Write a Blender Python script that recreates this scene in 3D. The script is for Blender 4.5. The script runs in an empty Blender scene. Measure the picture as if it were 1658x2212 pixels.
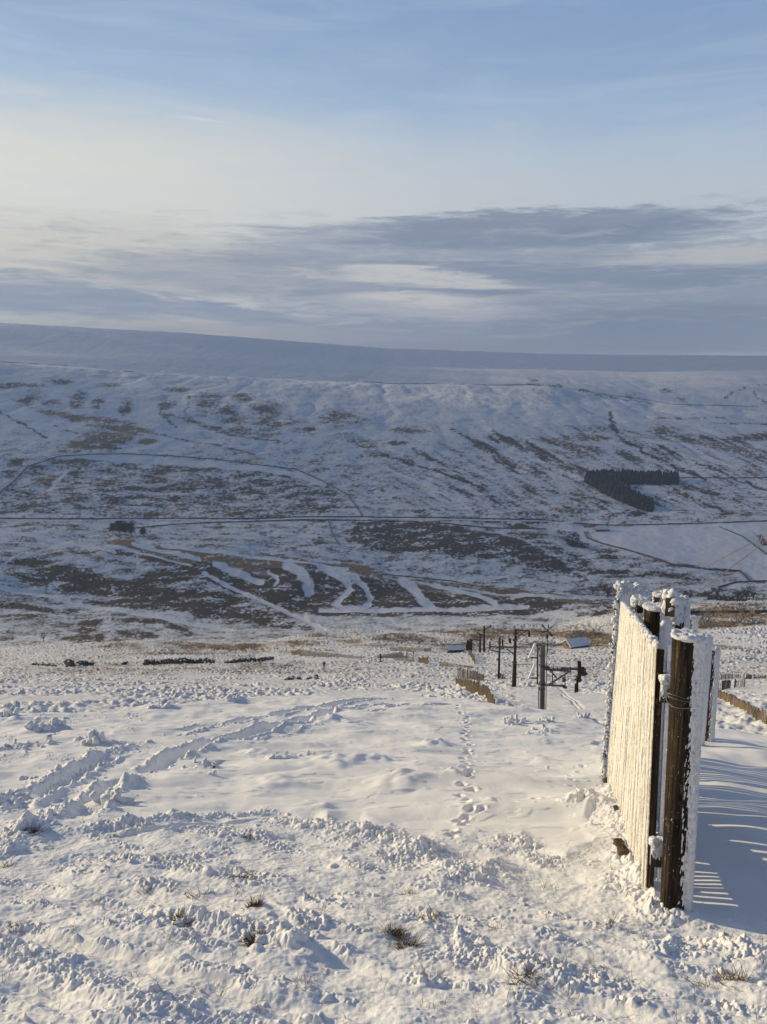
import bpy, math, random
import numpy as np
from mathutils import Vector, Matrix

random.seed(7)
R = math.radians
SC = bpy.context.scene
COL = SC.collection
PI = math.pi

# ------------------------------------------------------------------ camera model
# picture units: 1658 x 2212, camera at the origin looking along +Y, a little down
F, CU, CV, PITCH = 1700.0, 829.0, 1106.0, R(10.53)
CP, SP = math.cos(PITCH), math.sin(PITCH)
EXPO = 0.6
SUN_AZ = 31.0      # degrees in front of due left
SUN_EL = 13.5


def ray(u, v):
    xc = (u - CU) / F
    yc = (CV - v) / F
    return xc, CP + yc * SP, -SP + yc * CP


def pt(u, v, y):
    """the point on the sight line of (u, v) that lies y metres ahead"""
    a, b, c = ray(u, v)
    return Vector((a * y / b, y, c * y / b))


def project(x, y, z):
    d = y * CP - z * SP
    d = np.maximum(d, 0.05)
    return CU + F * x / d, CV - F * (y * SP + z * CP) / d


# ------------------------------------------------------------------ noise (numpy)
_rs = np.random.RandomState(11)
_perm = _rs.permutation(4096).astype(np.int64)
_ga = _rs.rand(4096) * 2 * np.pi
_gx, _gy = np.cos(_ga), np.sin(_ga)
_hv = _rs.rand(4096)


def _hash(i, j, s=0):
    return _perm[(_perm[(i + s * 131) & 4095] + j * 7 + s * 17) & 4095]


def perlin(x, y, s=0):
    x = np.asarray(x, float)
    y = np.asarray(y, float)
    xi = np.floor(x).astype(np.int64)
    yi = np.floor(y).astype(np.int64)
    xf, yf = x - xi, y - yi
    w = xf * xf * xf * (xf * (xf * 6 - 15) + 10)
    q = yf * yf * yf * (yf * (yf * 6 - 15) + 10)

    def g(a, b):
        h = _hash(xi + a, yi + b, s)
        return _gx[h] * (xf - a) + _gy[h] * (yf - b)
    n0 = g(0, 0) * (1 - w) + g(1, 0) * w
    n1 = g(0, 1) * (1 - w) + g(1, 1) * w
    return (n0 * (1 - q) + n1 * q) * 1.5


def fbm(x, y, o=4, s=0, gain=0.5):
    t, a = 0, 1.0
    for k in range(o):
        t = t + a * perlin(x * 2 ** k + 17.3 * k, y * 2 ** k - 9.1 * k, s + k)
        a *= gain
    return t


def clods(x, y, cell, s, dens, flat=0.75, rmin=0.18, rvar=0.42):
    """rounded lumps scattered one to a cell"""
    gx, gy = x / cell, y / cell
    xi = np.floor(gx).astype(np.int64)
    yi = np.floor(gy).astype(np.int64)
    best = np.zeros_like(x)
    for a in (-1, 0, 1):
        for b in (-1, 0, 1):
            h = _hash(xi + a, yi + b, s)
            h2 = _hash(xi + a, yi + b, s + 3)
            h3 = _hash(xi + a, yi + b, s + 5)
            px = xi + a + _hv[h]
            py = yi + b + _hv[h2]
            r = rmin + rvar * _hv[h3] ** 2
            d2 = (gx - px) ** 2 + (gy - py) ** 2
            on = _hv[(h3 * 3 + 7) & 4095] < dens
            v = np.where(on, r * np.maximum(0, 1 - d2 / (r * r)) ** .75, 0)
            best = np.maximum(best, v)
    return best * cell * flat


def sstep(a, b, x):
    t = np.clip((x - a) / (b - a), 0, 1)
    return t * t * (3 - 2 * t)


def polydist(px, py, pts, reach=None):
    """distance to a polyline and the run along it (0..n)"""
    if reach is not None:
        ax = [p[0] for p in pts]
        ay = [p[1] for p in pts]
        m = (px > min(ax) - reach) & (px < max(ax) + reach) & (py > min(ay) - reach) & (py < max(ay) + reach)
        D0, R0 = np.full(px.shape, 1e9), np.zeros(px.shape)
        D0[m], R0[m], L = polydist(px[m], py[m], pts)
        return D0, R0, L
    d = np.full(px.shape, 1e9)
    run = np.zeros(px.shape)
    L = 0.0
    for (x0, y0), (x1, y1) in zip(pts[:-1], pts[1:]):
        dx, dy = x1 - x0, y1 - y0
        l2 = dx * dx + dy * dy + 1e-12
        t = np.clip(((px - x0) * dx + (py - y0) * dy) / l2, 0, 1)
        dd = np.hypot(px - x0 - t * dx, py - y0 - t * dy)
        m = dd < d
        d = np.where(m, dd, d)
        run = np.where(m, L + t * math.sqrt(l2), run)
        L += math.sqrt(l2)
    return d, run, L


def inpoly(px, py, poly):
    c = np.zeros(px.shape, bool)
    n = len(poly)
    for i in range(n):
        x0, y0 = poly[i]
        x1, y1 = poly[(i + 1) % n]
        if y0 == y1:
            continue
        m = ((y0 > py) != (y1 > py)) & (px < (x1 - x0) * (py - y0) / (y1 - y0) + x0)
        c ^= m
    return c


def polysoft(px, py, poly, soft):
    d, _, _ = polydist(px, py, poly + [poly[0]])
    s = np.where(inpoly(px, py, poly), d, -d)
    return sstep(-soft, soft, s)


# ------------------------------------------------------------------ mesh helpers
def link(name, me, mat=None, parent=None):
    o = bpy.data.objects.new(name, me)
    COL.objects.link(o)
    if mat is not None:
        me.materials.append(mat)
    if parent is not None:
        o.parent = parent
    return o


def grid_object(name, X, Y, Z, mat, attrs=None, parent=None, wrap=False):
    ny, nx = X.shape
    co = np.stack([X, Y, Z], -1).reshape(-1, 3).astype(np.float32)
    idx = np.arange(ny * nx).reshape(ny, nx)
    if wrap:
        idx = np.concatenate([idx, idx[:, :1]], 1)
    q = np.stack([idx[:-1, :-1], idx[:-1, 1:], idx[1:, 1:], idx[1:, :-1]], -1).reshape(-1, 4)
    me = bpy.data.meshes.new(name)
    me.vertices.add(len(co))
    me.vertices.foreach_set('co', co.ravel())
    me.loops.add(q.size)
    me.loops.foreach_set('vertex_index', q.ravel().astype(np.int32))
    me.polygons.add(len(q))
    me.polygons.foreach_set('loop_start', np.arange(0, q.size, 4, dtype=np.int32))
    me.polygons.foreach_set('use_smooth', np.ones(len(q), bool))
    me.update(calc_edges=True)
    for k, a in (attrs or {}).items():
        at = me.attributes.new(k, 'FLOAT', 'POINT')
        at.data.foreach_set('value', np.asarray(a, np.float32).ravel())
    return link(name, me, mat, parent)


class MB:
    """collects simple solids and links them as one mesh"""
    def __init__(self):
        self.v, self.f = [], []

    def solid(self, vs, fs):
        b = len(self.v)
        self.v += [tuple(p) for p in vs]
        self.f += [tuple(b + i for i in f) for f in fs]

    def beam(self, a, b, w, h, up=(0, 0, 1), w2=None, h2=None):
        a, b = Vector(a), Vector(b)
        t = (b - a).normalized()
        up = Vector(up)
        if abs(t.dot(up)) > 0.97:
            up = Vector((0, 1, 0))
        s = t.cross(up).normalized()
        n = s.cross(t).normalized()
        w2 = w if w2 is None else w2
        h2 = h if h2 is None else h2
        vs = []
        for p, ww, hh in ((a, w, h), (b, w2, h2)):
            for i, j in ((-1, -1), (1, -1), (1, 1), (-1, 1)):
                vs.append(p + s * ww * .5 * i + n * hh * .5 * j)
        self.solid(vs, [(3, 2, 1, 0), (4, 5, 6, 7), (0, 1, 5, 4), (1, 2, 6, 5), (2, 3, 7, 6), (3, 0, 4, 7)])
        return self

    def tube(self, pts, rad, n=8, cap=True):
        pts = [Vector(p) for p in pts]
        if not hasattr(rad, '__len__'):
            rad = [rad] * len(pts)
        vs, fs = [], []
        for i, p in enumerate(pts):
            t = (pts[min(i + 1, len(pts) - 1)] - pts[max(i - 1, 0)]).normalized()
            up = Vector((0, 0, 1)) if abs(t.z) < .9 else Vector((1, 0, 0))
            s = t.cross(up).normalized()
            m = s.cross(t)
            for k in range(n):
                a = 2 * PI * k / n
                vs.append(p + (s * math.cos(a) + m * math.sin(a)) * rad[i])
        for i in range(len(pts) - 1):
            for k in range(n):
                k2 = (k + 1) % n
                fs.append((i * n + k, i * n + k2, (i + 1) * n + k2, (i + 1) * n + k))
        if cap:
            fs.append(tuple(range(n - 1, -1, -1)))
            fs.append(tuple((len(pts) - 1) * n + k for k in range(n)))
        self.solid(vs, fs)
        return self

    def build(self, name, mat, parent=None, smooth=False):
        me = bpy.data.meshes.new(name)
        me.from_pydata(self.v, [], self.f)
        if smooth:
            me.polygons.foreach_set('use_smooth', np.ones(len(me.polygons), bool))
        me.update()
        return link(name, me, mat, parent)


def tag(o, label=None, cat=None, group=None, kind=None):
    if label:
        o['label'] = label
    if cat:
        o['category'] = cat
    if group:
        o['group'] = group
    if kind or cat:
        o['kind'] = kind or 'thing'
    return o


def empty(name, loc, label=None, cat=None, group=None, rz=0):
    o = bpy.data.objects.new(name, None)
    COL.objects.link(o)
    o.empty_display_size = .1
    o.location = loc
    o.rotation_euler = (0, 0, rz)
    return tag(o, label, cat, group)


def copy_tree(o, parent=None):
    c = o.copy()
    COL.objects.link(c)
    if parent is not None:
        c.parent = parent
    for ch in o.children:
        copy_tree(ch, c)
    return c


# ------------------------------------------------------------------ materials
def lin(r, g, b):
    f = lambda c: (c / 255 / 12.92) if c <= 10 else ((c / 255 + .055) / 1.055) ** 2.4
    return (f(r), f(g), f(b), 1)


class NT:
    def __init__(self, tree):
        self.t = tree
        self.n, self.l = tree.nodes, tree.links

    def new(self, ty, **kw):
        n = self.n.new(ty)
        for k, v in kw.items():
            setattr(n, k, v)
        return n

    def put(self, sock, val):
        if isinstance(val, bpy.types.NodeSocket):
            self.l.new(val, sock)
        elif val is not None:
            sock.default_value = val

    def math(self, op, a, b=None, c=None, clamp=False):
        n = self.new('ShaderNodeMath', operation=op, use_clamp=clamp)
        for i, x in enumerate((a, b, c)):
            self.put(n.inputs[i], x)
        return n.outputs[0]

    def mapr(self, x, a, b, c=0.0, d=1.0, smooth=True):
        n = self.new('ShaderNodeMapRange', interpolation_type='SMOOTHSTEP' if smooth else 'LINEAR')
        for i, v in enumerate((x, a, b, c, d)):
            self.put(n.inputs[i], v)
        return n.outputs[0]

    def mix(self, f, a, b):
        n = self.new('ShaderNodeMix', data_type='RGBA')
        self.put(n.inputs[0], f)
        self.put(n.inputs[6], a)
        self.put(n.inputs[7], b)
        return n.outputs[2]

    def noise(self, vec, scale, detail=3.0, rough=.5, dist=0.0):
        n = self.new('ShaderNodeTexNoise')
        self.put(n.inputs['Vector'], vec)
        n.inputs['Scale'].default_value = scale
        n.inputs['Detail'].default_value = detail
        n.inputs['Roughness'].default_value = rough
        n.inputs['Distortion'].default_value = dist
        return n.outputs[0]

    def attr(self, name):
        return self.new('ShaderNodeAttribute', attribute_name=name).outputs['Fac']

    def objco(self, sx=1, sy=1, sz=1):
        c = self.new('ShaderNodeTexCoord')
        m = self.new('ShaderNodeMapping')
        m.inputs['Scale'].default_value = (sx, sy, sz)
        self.l.new(c.outputs['Object'], m.inputs['Vector'])
        return m.outputs[0]


def material(name, rough=.7, spec=.25):
    m = bpy.data.materials.new(name)
    m.use_nodes = True
    t = NT(m.node_tree)
    b = t.n['Principled BSDF']
    b.inputs['Roughness'].default_value = rough
    b.inputs['Specular IOR Level'].default_value = spec
    return m, t, b


def bump(t, b, h, strength, dist):
    n = t.new('ShaderNodeBump')
    n.inputs['Strength'].default_value = strength
    n.inputs['Distance'].default_value = dist
    t.put(n.inputs['Height'], h)
    t.l.new(n.outputs[0], b.inputs['Normal'])


SNOW = (.84, .85, .87, 1)


def m_near_snow():
    m, t, b = material('fresh_snow', .65, .2)
    co = t.objco()
    n = t.noise(co, 3.0, 4)
    snow = t.mix(n, (.85, .85, .855, 1), (.78, .785, .795, 1))
    g = t.noise(co, 45, 4, .7)
    veg = t.attr('veg')
    k = t.mapr(t.math('ADD', veg, t.math('MULTIPLY', t.math('SUBTRACT', g, .5), 1.2)), .45, .7)
    b.inputs['Base Color'].default_value = SNOW
    t.put(b.inputs['Base Color'], t.mix(k, snow, t.mix(g, (.05, .04, .025, 1), (.2, .15, .09, 1))))
    bump(t, b, t.math('ADD', t.noise(co, 130, 3, .6), t.math('MULTIPLY', t.noise(co, 40, 3, .6), 1.5)), .5, .006)
    return m


def m_hill(name, scale, dark=(.068, .042, .025, 1), light=(.22, .14, .072, 1), bs=.0, bd=.0):
    m, t, b = material(name, .8, .1)
    co = t.objco()
    snow = t.mix(t.noise(co, scale * .3, 4), (.80, .805, .82, 1), (.60, .605, .62, 1))
    g = t.noise(co, scale, 5, .65)
    k = t.mapr(t.math('ADD', t.attr('veg'), t.math('MULTIPLY', t.math('SUBTRACT', g, .5), 1.25)), .12, .9)
    n2 = t.noise(co, scale * .12, 3)
    veg = t.mix(t.mapr(t.math('ADD', n2, t.math('MULTIPLY', t.math('SUBTRACT', t.attr('gold'), .5), .9)), .3, .75), dark, light)
    t.put(b.inputs['Base Color'], t.mix(k, snow, veg))
    if bs:
        bump(t, b, t.noise(co, scale * 2.5, 4, .6), bs, bd)
    return m


def m_plain(name, c1, c2, scale=8, rough=.75, sx=1, sy=1, sz=1, bs=.4, bd=.01, spec=.2):
    m, t, b = material(name, rough, spec)
    co = t.objco(sx, sy, sz)
    n = t.noise(co, scale, 5, .6)
    t.put(b.inputs['Base Color'], t.mix(t.mapr(n, .3, .7), c1, c2))
    bump(t, b, n, bs, bd)
    return m


def m_rimed_slat():
    m, t, b = material('rimed_timber', .7, .2)
    n = t.noise(t.objco(26, 26, 1.6), 1.0, 4, .6)
    n2 = t.noise(t.objco(90, 90, 40), 1.0, 3, .6)
    f = t.mapr(t.math('ADD', n, t.math('MULTIPLY', t.math('SUBTRACT', n2, .5), .7)), .27, .55)
    t.put(b.inputs['Base Color'], t.mix(f, (.48, .415, .31, 1), (.77, .755, .715, 1)))
    bump(t, b, t.math('ADD', n, t.math('MULTIPLY', n2, 1.5)), .9, .01)
    return m


def m_rime():
    m, t, b = material('rime_ice', .6, .25)
    co = t.objco()
    n = t.noise(co, 70, 4, .7)
    t.put(b.inputs['Base Color'], t.mix(n, (.88, .89, .91, 1), (.76, .78, .82, 1)))
    bump(t, b, n, .9, .012)
    return m


def m_post_wood():
    m, t, b = material('weathered_post_wood', .75, .25)
    n = t.noise(t.objco(9, 9, .7), 3.0, 6, .65)
    n2 = t.noise(t.objco(30, 30, 1.2), 1.0, 4, .6)
    c = t.mix(t.mapr(n, .34, .66), (.004, .003, .0025, 1), (.042, .024, .011, 1))
    c = t.mix(t.mapr(n2, .56, .78), c, (.17, .098, .042, 1))
    n3 = t.noise(t.objco(55, 55, 1.1), 1.0, 3, .6)
    c = t.mix(t.mapr(n3, .44, .36), c, (.004, .003, .003, 1))
    n4 = t.noise(t.objco(16, 16, 5), 1.0, 4, .7)
    c = t.mix(t.mapr(n4, .58, .72), c, (.20, .13, .065, 1))
    n5 = t.noise(t.objco(60, 60, 40), 1.0, 3, .7)
    c = t.mix(t.mapr(n5, .66, .72), c, (.7, .7, .7, 1))
    t.put(b.inputs['Base Color'], c)
    bump(t, b, t.math('ADD', n, t.math('ADD', n2, n3)), 1.0, .035)
    return m


def m_pale(name, c1, c2):
    m, t, b = material(name, .8, .1)
    n = t.noise(t.objco(11, 11, .8), 1.0, 2, .8)
    t.put(b.inputs['Base Color'], t.mix(t.mapr(n, .38, .62), c1, c2))
    return m


M = dict(
    snow=m_near_snow(),
    mid=m_hill('snowy_hillside', 2.2, (.075, .052, .032, 1), (.24, .165, .09, 1)),
    far=m_hill('snowy_moor', .055, bs=.35, bd=2.0),
    road=m_plain('packed_road_snow', (.78, .79, .81, 1), (.66, .66, .67, 1), .05),
    stone=m_plain('drystone', (.045, .042, .04, 1), (.13, .12, .11, 1), .9),
    rubble=m_plain('rubble_stone', (.035, .033, .03, 1), (.15, .13, .105, 1), 3),
    slat=m_rimed_slat(), rime=m_rime(), post=m_post_wood(),
    wood=m_plain('brown_plank', (.05, .033, .02, 1), (.14, .095, .055, 1), 3, sz=.2),
    pale=m_pale('chestnut_paling', (.06, .045, .028, 1), (.30, .24, .165, 1)),
    palegrey=m_plain('grey_paling', (.06, .055, .05, 1), (.16, .14, .12, 1), 5, sz=.3),
    netting=m_plain('pale_netting', (.42, .35, .24, 1), (.75, .7, .6, 1), 5, sz=4),
    steel=m_plain('dark_galvanised_steel', (.04, .042, .045, 1), (.12, .12, .125, 1), 6, .5, sz=.3),
    tower=m_plain('grey_tower_steel', (.075, .078, .078, 1), (.15, .15, .15, 1), 5, .6, sz=.3),
    tar=m_plain('tarred_pole', (.022, .018, .016, 1), (.07, .05, .038, 1), 5, sz=.2),
    roofsnow=m_plain('roof_snow', (.80, .82, .85, 1), (.72, .74, .78, 1), 1.5),
    barnwall=m_plain('sandstone_wall', (.12, .09, .06, 1), (.24, .18, .12, 1), 2),
    darkwall=m_plain('black_boarding', (.012, .013, .015, 1), (.03, .03, .035, 1), 4),
    orange=m_plain('orange_rope', (.13, .075, .045, 1), (.22, .13, .08, 1), 8),
    wire=m_plain('steel_wire', (.10, .10, .10, 1), (.2, .19, .18, 1), 8, .5),
    conifer=m_plain('spruce_needles', (.010, .012, .011, 1), (.055, .058, .052, 1), .35),
    twig=m_plain('bare_twigs', (.035, .028, .022, 1), (.085, .065, .05, 1), .8),
    frosttwig=m_plain('frosted_twigs', (.16, .14, .13, 1), (.3, .28, .27, 1), .8),
    bark=m_plain('bark', (.03, .025, .02, 1), (.08, .06, .05, 1), 2),
    straw=m_plain('bleached_grass', (.16, .12, .07, 1), (.36, .28, .17, 1), 30),
    grass=m_plain('dead_grass', (.055, .04, .022, 1), (.24, .17, .09, 1), 30),
    black=m_plain('black_cloth', (.008, .009, .011, 1), (.02, .02, .024, 1), 5),
    green=m_plain('green_cloth', (.03, .10, .05, 1), (.06, .16, .08, 1), 5),
    skin=m_plain('skin', (.42, .25, .18, 1), (.5, .31, .23, 1), 10),
    yellow=m_plain('yellow_fabric', (.65, .62, .12, 1), (.8, .75, .2, 1), 6),
    whitepaint=m_plain('frosted_white_board', (.75, .75, .74, 1), (.85, .85, .85, 1), 4),
)

# ------------------------------------------------------------------ the near slope
SL, H0 = 0.364, 2.0
rng = np.random.RandomState(3)


def fore_xy(u, v):
    a, b, c = ray(u, v)
    t = -H0 / (c + SL * b)
    return a * t, b * t


def C1(*p):
    return [(a * .5, 658 + b * .5) for a, b in p]


def C2(*p):
    return [(829 + a * .5, 658 + b * .5) for a, b in p]


def fore_pl(pts):
    return [fore_xy(*p) for p in pts]


TRACKS = [   # ruts: points, half width (m), depth (m), rim (m)
    ([(860, 1508), (760, 1516), (660, 1533), (560, 1553), (470, 1568), (380, 1583)], .17, .20, .035),
    ([(900, 1519), (790, 1526), (715, 1540), (650, 1560), (560, 1577), (470, 1597), (400, 1622), (340, 1655), (300, 1672)], .17, .20, .05),
    ([(300, 1672), (255, 1690), (215, 1725), (185, 1765), (160, 1795)], .15, .10, .05),
    ([(265, 1625), (190, 1655), (130, 1690), (70, 1722), (0, 1770)], .16, .12, .05),
    ([(1000, 1520), (880, 1524), (790, 1545)], .12, .06, .03),
]
LANES = [   # ski and boot tracks cut in the trampled snow: points, half width, depth
    ([(0, 1905), (180, 1942), (330, 1985), (480, 2030), (640, 2060)], .07, .035),
    ([(0, 2002), (150, 2040), (330, 2095), (520, 2150), (700, 2200)], .09, .045),
    ([(560, 1945), (600, 1985), (635, 2040)], .05, .025),
    ([(640, 2035), (760, 2085), (900, 2120)], .06, .03),
    ([(980, 2080), (1150, 2130), (1340, 2190), (1450, 2230)], .09, .04),
    ([(330, 1875), (430, 1888), (560, 1900)], .05, .05),
    ([(210, 1815), (330, 1808), (450, 1790), (570, 1772)], .06, .05),
    ([(1230, 2020), (1330, 2062), (1400, 2095)], .07, .02),
    ([(0, 2100), (120, 2150), (240, 2210)], .10, .06),
    ([(1100, 2000), (1300, 2010), (1500, 2030), (1660, 2050)], .06, .03),
]
PRINTS = [(983, 1527), (1012, 1552), (1005, 1590), (1016, 1622), (1006, 1655), (1002, 1690), (1008, 1720), (1005, 1755), (990, 1790), (955, 1815), (930, 1850)]
PRINTS2 = [(1005, 1770), (1060, 1752), (1130, 1742), (1200, 1730)]
PRINTS3 = [(1290, 1650), (1240, 1665), (1210, 1690), (1240, 1705)]
MOUNDS = [  # u, v, half width px, height m, steepness
    (940, 1608, 34, .13, 2), (868, 1700, 60, .09, 2), (1265, 1748, 46, .10, 2), (730, 1652, 60, .11, 2),
    (810, 1646, 40, .08, 2), (715, 1558, 40, .10, 2), (770, 1563, 36, .07, 2), (1060, 1745, 55, .06, 2),
    (1075, 1862, 50, .07, 2), (1010, 1880, 60, .04, 2), (505, 1512, 26, .10, 3), (340, 1530, 34, .10, 3),
    (205, 1612, 40, .08, 2), (95, 1577, 45, .08, 2), (20, 1560, 30, .07, 2), (235, 1740, 40, .05, 2),
    (40, 1735, 50, .12, 2), (430, 1660, 40, .07, 2), (1125, 1562, 40, .08, 2), (1190, 1570, 45, .08, 2),
    (980, 1690, 30, .05, 2), (1150, 1640, 60, .06, 2), (600, 1690, 60, .06, 2), (690, 1740, 60, .06, 2),
    (1385, 1900, 40, .11, 2), (1345, 1850, 34, .07, 2), (1420, 1945, 34, .06, 2), (1610, 2060, 50, .05, 2),
    (65, 1800, 30, .10, 2), (270, 1700, 30, .12, 2), (1330, 1720, 26, .06, 2), (560, 1620, 40, .06, 2),
    (1465, 1965, 34, .05, 2), (790, 1800, 50, .04, 2), (900, 1835, 60, .05, 2),
]
BANDS = [   # ploughed-up ridges of clods: points, half width m, height m
    ([(610, 1772), (690, 1785), (770, 1790), (860, 1820), (950, 1850), (1010, 1885)], .20, .05),
    ([(0, 1765), (60, 1715), (140, 1672), (220, 1632), (280, 1618)], .2, .08),
    ([(205, 1800), (300, 1793), (420, 1772), (560, 1752)], .12, .07),
    ([(200, 1750), (235, 1715), (290, 1690)], .13, .10),
    ([(0, 1845), (80, 1790), (160, 1745)], .16, .06),
    ([(1228, 1752), (1262, 1742), (1300, 1758)], .13, .09),
    ([(1325, 1700), (1340, 1760), (1375, 1850), (1405, 1930), (1430, 1965)], .14, .05),
    ([(380, 1590), (470, 1575), (560, 1562)], .08, .03),
    ([(470, 1603), (600, 1585), (690, 1566)], .08, .03),
    ([(0, 1620), (100, 1612), (200, 1612)], .12, .05),
    ([(1000, 2050), (1150, 2085), (1330, 2130)], .10, .03),
    ([(1430, 2050), (1560, 2040), (1660, 2075)], .10, .05),
    ([(0, 2040), (110, 2085), (230, 2130)], .09, .05),
    ([(300, 1990), (420, 2000), (560, 2025), (640, 2040)], .10, .03),
]
SMOOTH = [(250, 1590), (420, 1600), (560, 1540), (700, 1520), (830, 1495), (1000, 1500), (1170, 1528), (1290, 1575), (1310, 1690), (1270, 1790),
          (1250, 1870), (1120, 1790), (1040, 1800), (960, 1790), (890, 1800), (780, 1755), (700, 1765), (560, 1730), (420, 1740), (330, 1730), (300, 1690)]
SHADE = [(1440, 1560), (1720, 1560), (1720, 2000), (1500, 1985), (1450, 1900)]

ky = np.exp(np.concatenate([np.linspace(math.log(1.15), math.log(2.6), 60)[:-1], np.linspace(math.log(2.6), math.log(30), 1450), np.linspace(math.log(30), math.log(50), 50)[1:]]))
kx = np.concatenate([np.linspace(-1.15, -.62, 60)[:-1], np.linspace(-.62, .62, 1100), np.linspace(.62, 1.15, 60)[1:]])
X, Y = np.meshgrid(kx, ky)
X = X * Y
Zp = -(H0 + SL * Y)
PU, PV = project(X, Y, Zp)

brow_u = np.array([-600, 0, 300, 500, 830, 1000, 1170, 1300, 1500, 1658, 2300])
brow_v = np.array([1552, 1548, 1532, 1511, 1502, 1512, 1535, 1566, 1582, 1588, 1592])


def brow_y(kk):
    """distance of the brow of the drift along each direction x/y"""
    us = CU + F * kk / 1.12
    vv = np.interp(us, brow_u, brow_v)
    dl = PITCH + np.arctan((vv - CV) / F)
    return H0 / (np.tan(dl) - SL)


by = brow_y(X / Y) * (1 + .05 * perlin(X / Y * 9, X * 0 + 3.1, 5))
H = -np.maximum(0, Y - by + .6 * 0) * .16 - .55 * sstep(0, 6, Y - by) * (Y - by).clip(0, 12) * .45

# broad shape
H = H + .10 * perlin(X / 3.7, Y / 3.1, 1) * sstep(2.5, 6, Y) + .05 * perlin(X / 1.6, Y / 1.1, 2)
smooth = polysoft(PU + 26 * perlin(PU / 60, PV / 30, 8), PV + 10 * perlin(PU / 60, PV / 30, 9), SMOOTH, 16)
shade = polysoft(PU, PV, SHADE, 30)
soft = np.maximum(smooth, shade)
# wind lenses on the fresh drift
w = perlin(X / 1.5 + .25 * Y, Y / .85, 12)
w2 = perlin(X / .45 + .2 * Y, Y / .40, 13)
H += smooth * (.12 * np.maximum(w, -.08) + .016 * w2)
H += smooth * .004 * perlin(X / .16, Y / .2, 14)
H += shade * (.055 * perlin(X / 1.0, Y / .9, 15) + .02 * perlin(X / .4, Y / .5, 16))
# drift banked against the lee of the fence
fx, fy = np.array([pt(1440, 1960, 5.2)[0], 0, 0]), 0
H += .14 * np.exp(-(((X - 3.6) / 1.0) ** 2 + ((Y - 7.2) / 1.5) ** 2)) + .10 * np.exp(-(((X - 4.6) / .9) ** 2 + ((Y - 10) / 1.8) ** 2))

for u, v, wpx, h, st in MOUNDS:
    x, y = fore_xy(u, v)
    wm = wpx / F * (y * 1.1)
    e = (((X - x) / wm) ** 2 + ((Y - y) / (wm * 1.15)) ** 2)
    near = e < 9
    e2 = np.where(near, e, 9.)
    h = h * (1.3 if v < 1700 and h < .12 else 1)
    wob = 1 + .5 * perlin(X / wm * 1.7, Y / wm * 1.7, int(u) % 50)
    H += np.where(near, h * np.exp(-(e2 ** (st / 2.0)) * 1.1) * wob, 0)

dens = np.zeros_like(X)
extra = np.zeros_like(X)
for pts, w_, h_ in BANDS:
    P = fore_pl(pts)
    d, run, L = polydist(X, Y, P, 1.5)
    m = np.exp(-(d / w_) ** 2) * (.55 + .8 * (perlin(run / .35, d * 0 + h_ * 100, 21) + .3).clip(0, 1.2))
    H += h_ * .7 * m
    extra = np.maximum(extra, np.exp(-(d / (w_ * 1.25)) ** 2))
rut = np.zeros_like(X)
for pts, w_, dep, rim in TRACKS:
    P = fore_pl(pts)
    d, run, L = polydist(X, Y, P, 1.5)
    fade = sstep(0, .8, run) * sstep(0, 1.0, L - run) if L > 2 else 1
    wob = 1 + .35 * perlin(run / .5, d * 0 + w_ * 50, 31)
    core = np.exp(-(d / (w_ * wob)) ** 4)
    H -= dep * core * fade
    lump = .5 + 1.0 * np.maximum(0, perlin(X / .22, Y / .22, 33) + .25)
    H += rim * np.exp(-((d - w_ * 1.5) / (w_ * .45)) ** 2) * lump * fade
    extra = np.maximum(extra, .8 * np.exp(-((d - w_ * 1.3) / (w_ * .55)) ** 2) * fade)
    rut = np.maximum(rut, core * fade)
lane = np.zeros_like(X)
for pts, w_, dep in LANES:
    P = fore_pl(pts)
    d, run, L = polydist(X, Y, P, 1.5)
    core = np.exp(-(d / w_) ** 4) * sstep(0, .3, run) * sstep(0, .3, L - run)
    H -= .7 * dep * core
    H += .007 * np.exp(-((d - w_ * 1.6) / (w_ * .5)) ** 2)
    lane = np.maximum(lane, core)
# banded trampling that runs from upper left to lower right
st1 = perlin((PV - .23 * PU) / 30 + .4 * perlin(PU / 160, PV / 90, 40), PU / 520, 41)
st2 = perlin((PV - .20 * PU) / 13, PU / 260, 42)
tr = sstep(-.16, .26, st1 + .35 * st2 + .25 * perlin(PU / 70, PV / 40, 43))
left = sstep(420, 250, PU) * sstep(1790, 1600, PV)
low = sstep(1740, 1815, PV + 20 * perlin(PU / 80, PV / 60, 44))
patchy = sstep(-.35, .3, perlin(PU / 150, PV / 48, 47) + .5 * perlin(PU / 50, PV / 22, 48))
dens = np.clip(tr * low * (.12 + .88 * patchy), 0, 1) * (1 - soft) + left * .5 * sstep(-.2, .3, perlin(PU / 60, PV / 22, 49))
dens = dens * (.45 + .85 * sstep(-.4, .4, fbm(PU / 110, PV / 36, 3, 146)))
dens = dens * (1 - .93 * lane) * (1 - .6 * rut)
dens = np.maximum(dens, extra * .95 * (1 - .8 * shade))
dens = np.maximum(dens, .04 * (1 - shade) * (1 - .8 * smooth))
H += .025 * st1.clip(-.6, .6) * low * (1 - soft) + .018 * st2 * low * (1 - soft)
qx = X + .012 * perlin(X / .05, Y / .05, 45)
qy = Y + .012 * perlin(X / .05, Y / .05, 46)
big = clods(qx, qy, .16, 50, dens * .03 + extra * .22, .6)
midc = clods(qx + 9, qy, .08, 60, dens * .12 + extra * .3, .75)
sml = clods(qx - 5, qy + 3, .042, 70, dens * .4, .8)
tiny = clods(X - 2, Y + 7, .026, 80, dens * .6, .6)
H += np.maximum(big, midc) + .8 * sml + .7 * tiny
H += dens * (.028 * np.abs(perlin(X / .085, Y / .09, 81)) + .028 * np.abs(perlin(X / .046, Y / .048, 82)) + .018 * np.abs(perlin(X / .024, Y / .025, 83)) - .018)
rough_ = low * (1 - soft)
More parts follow.
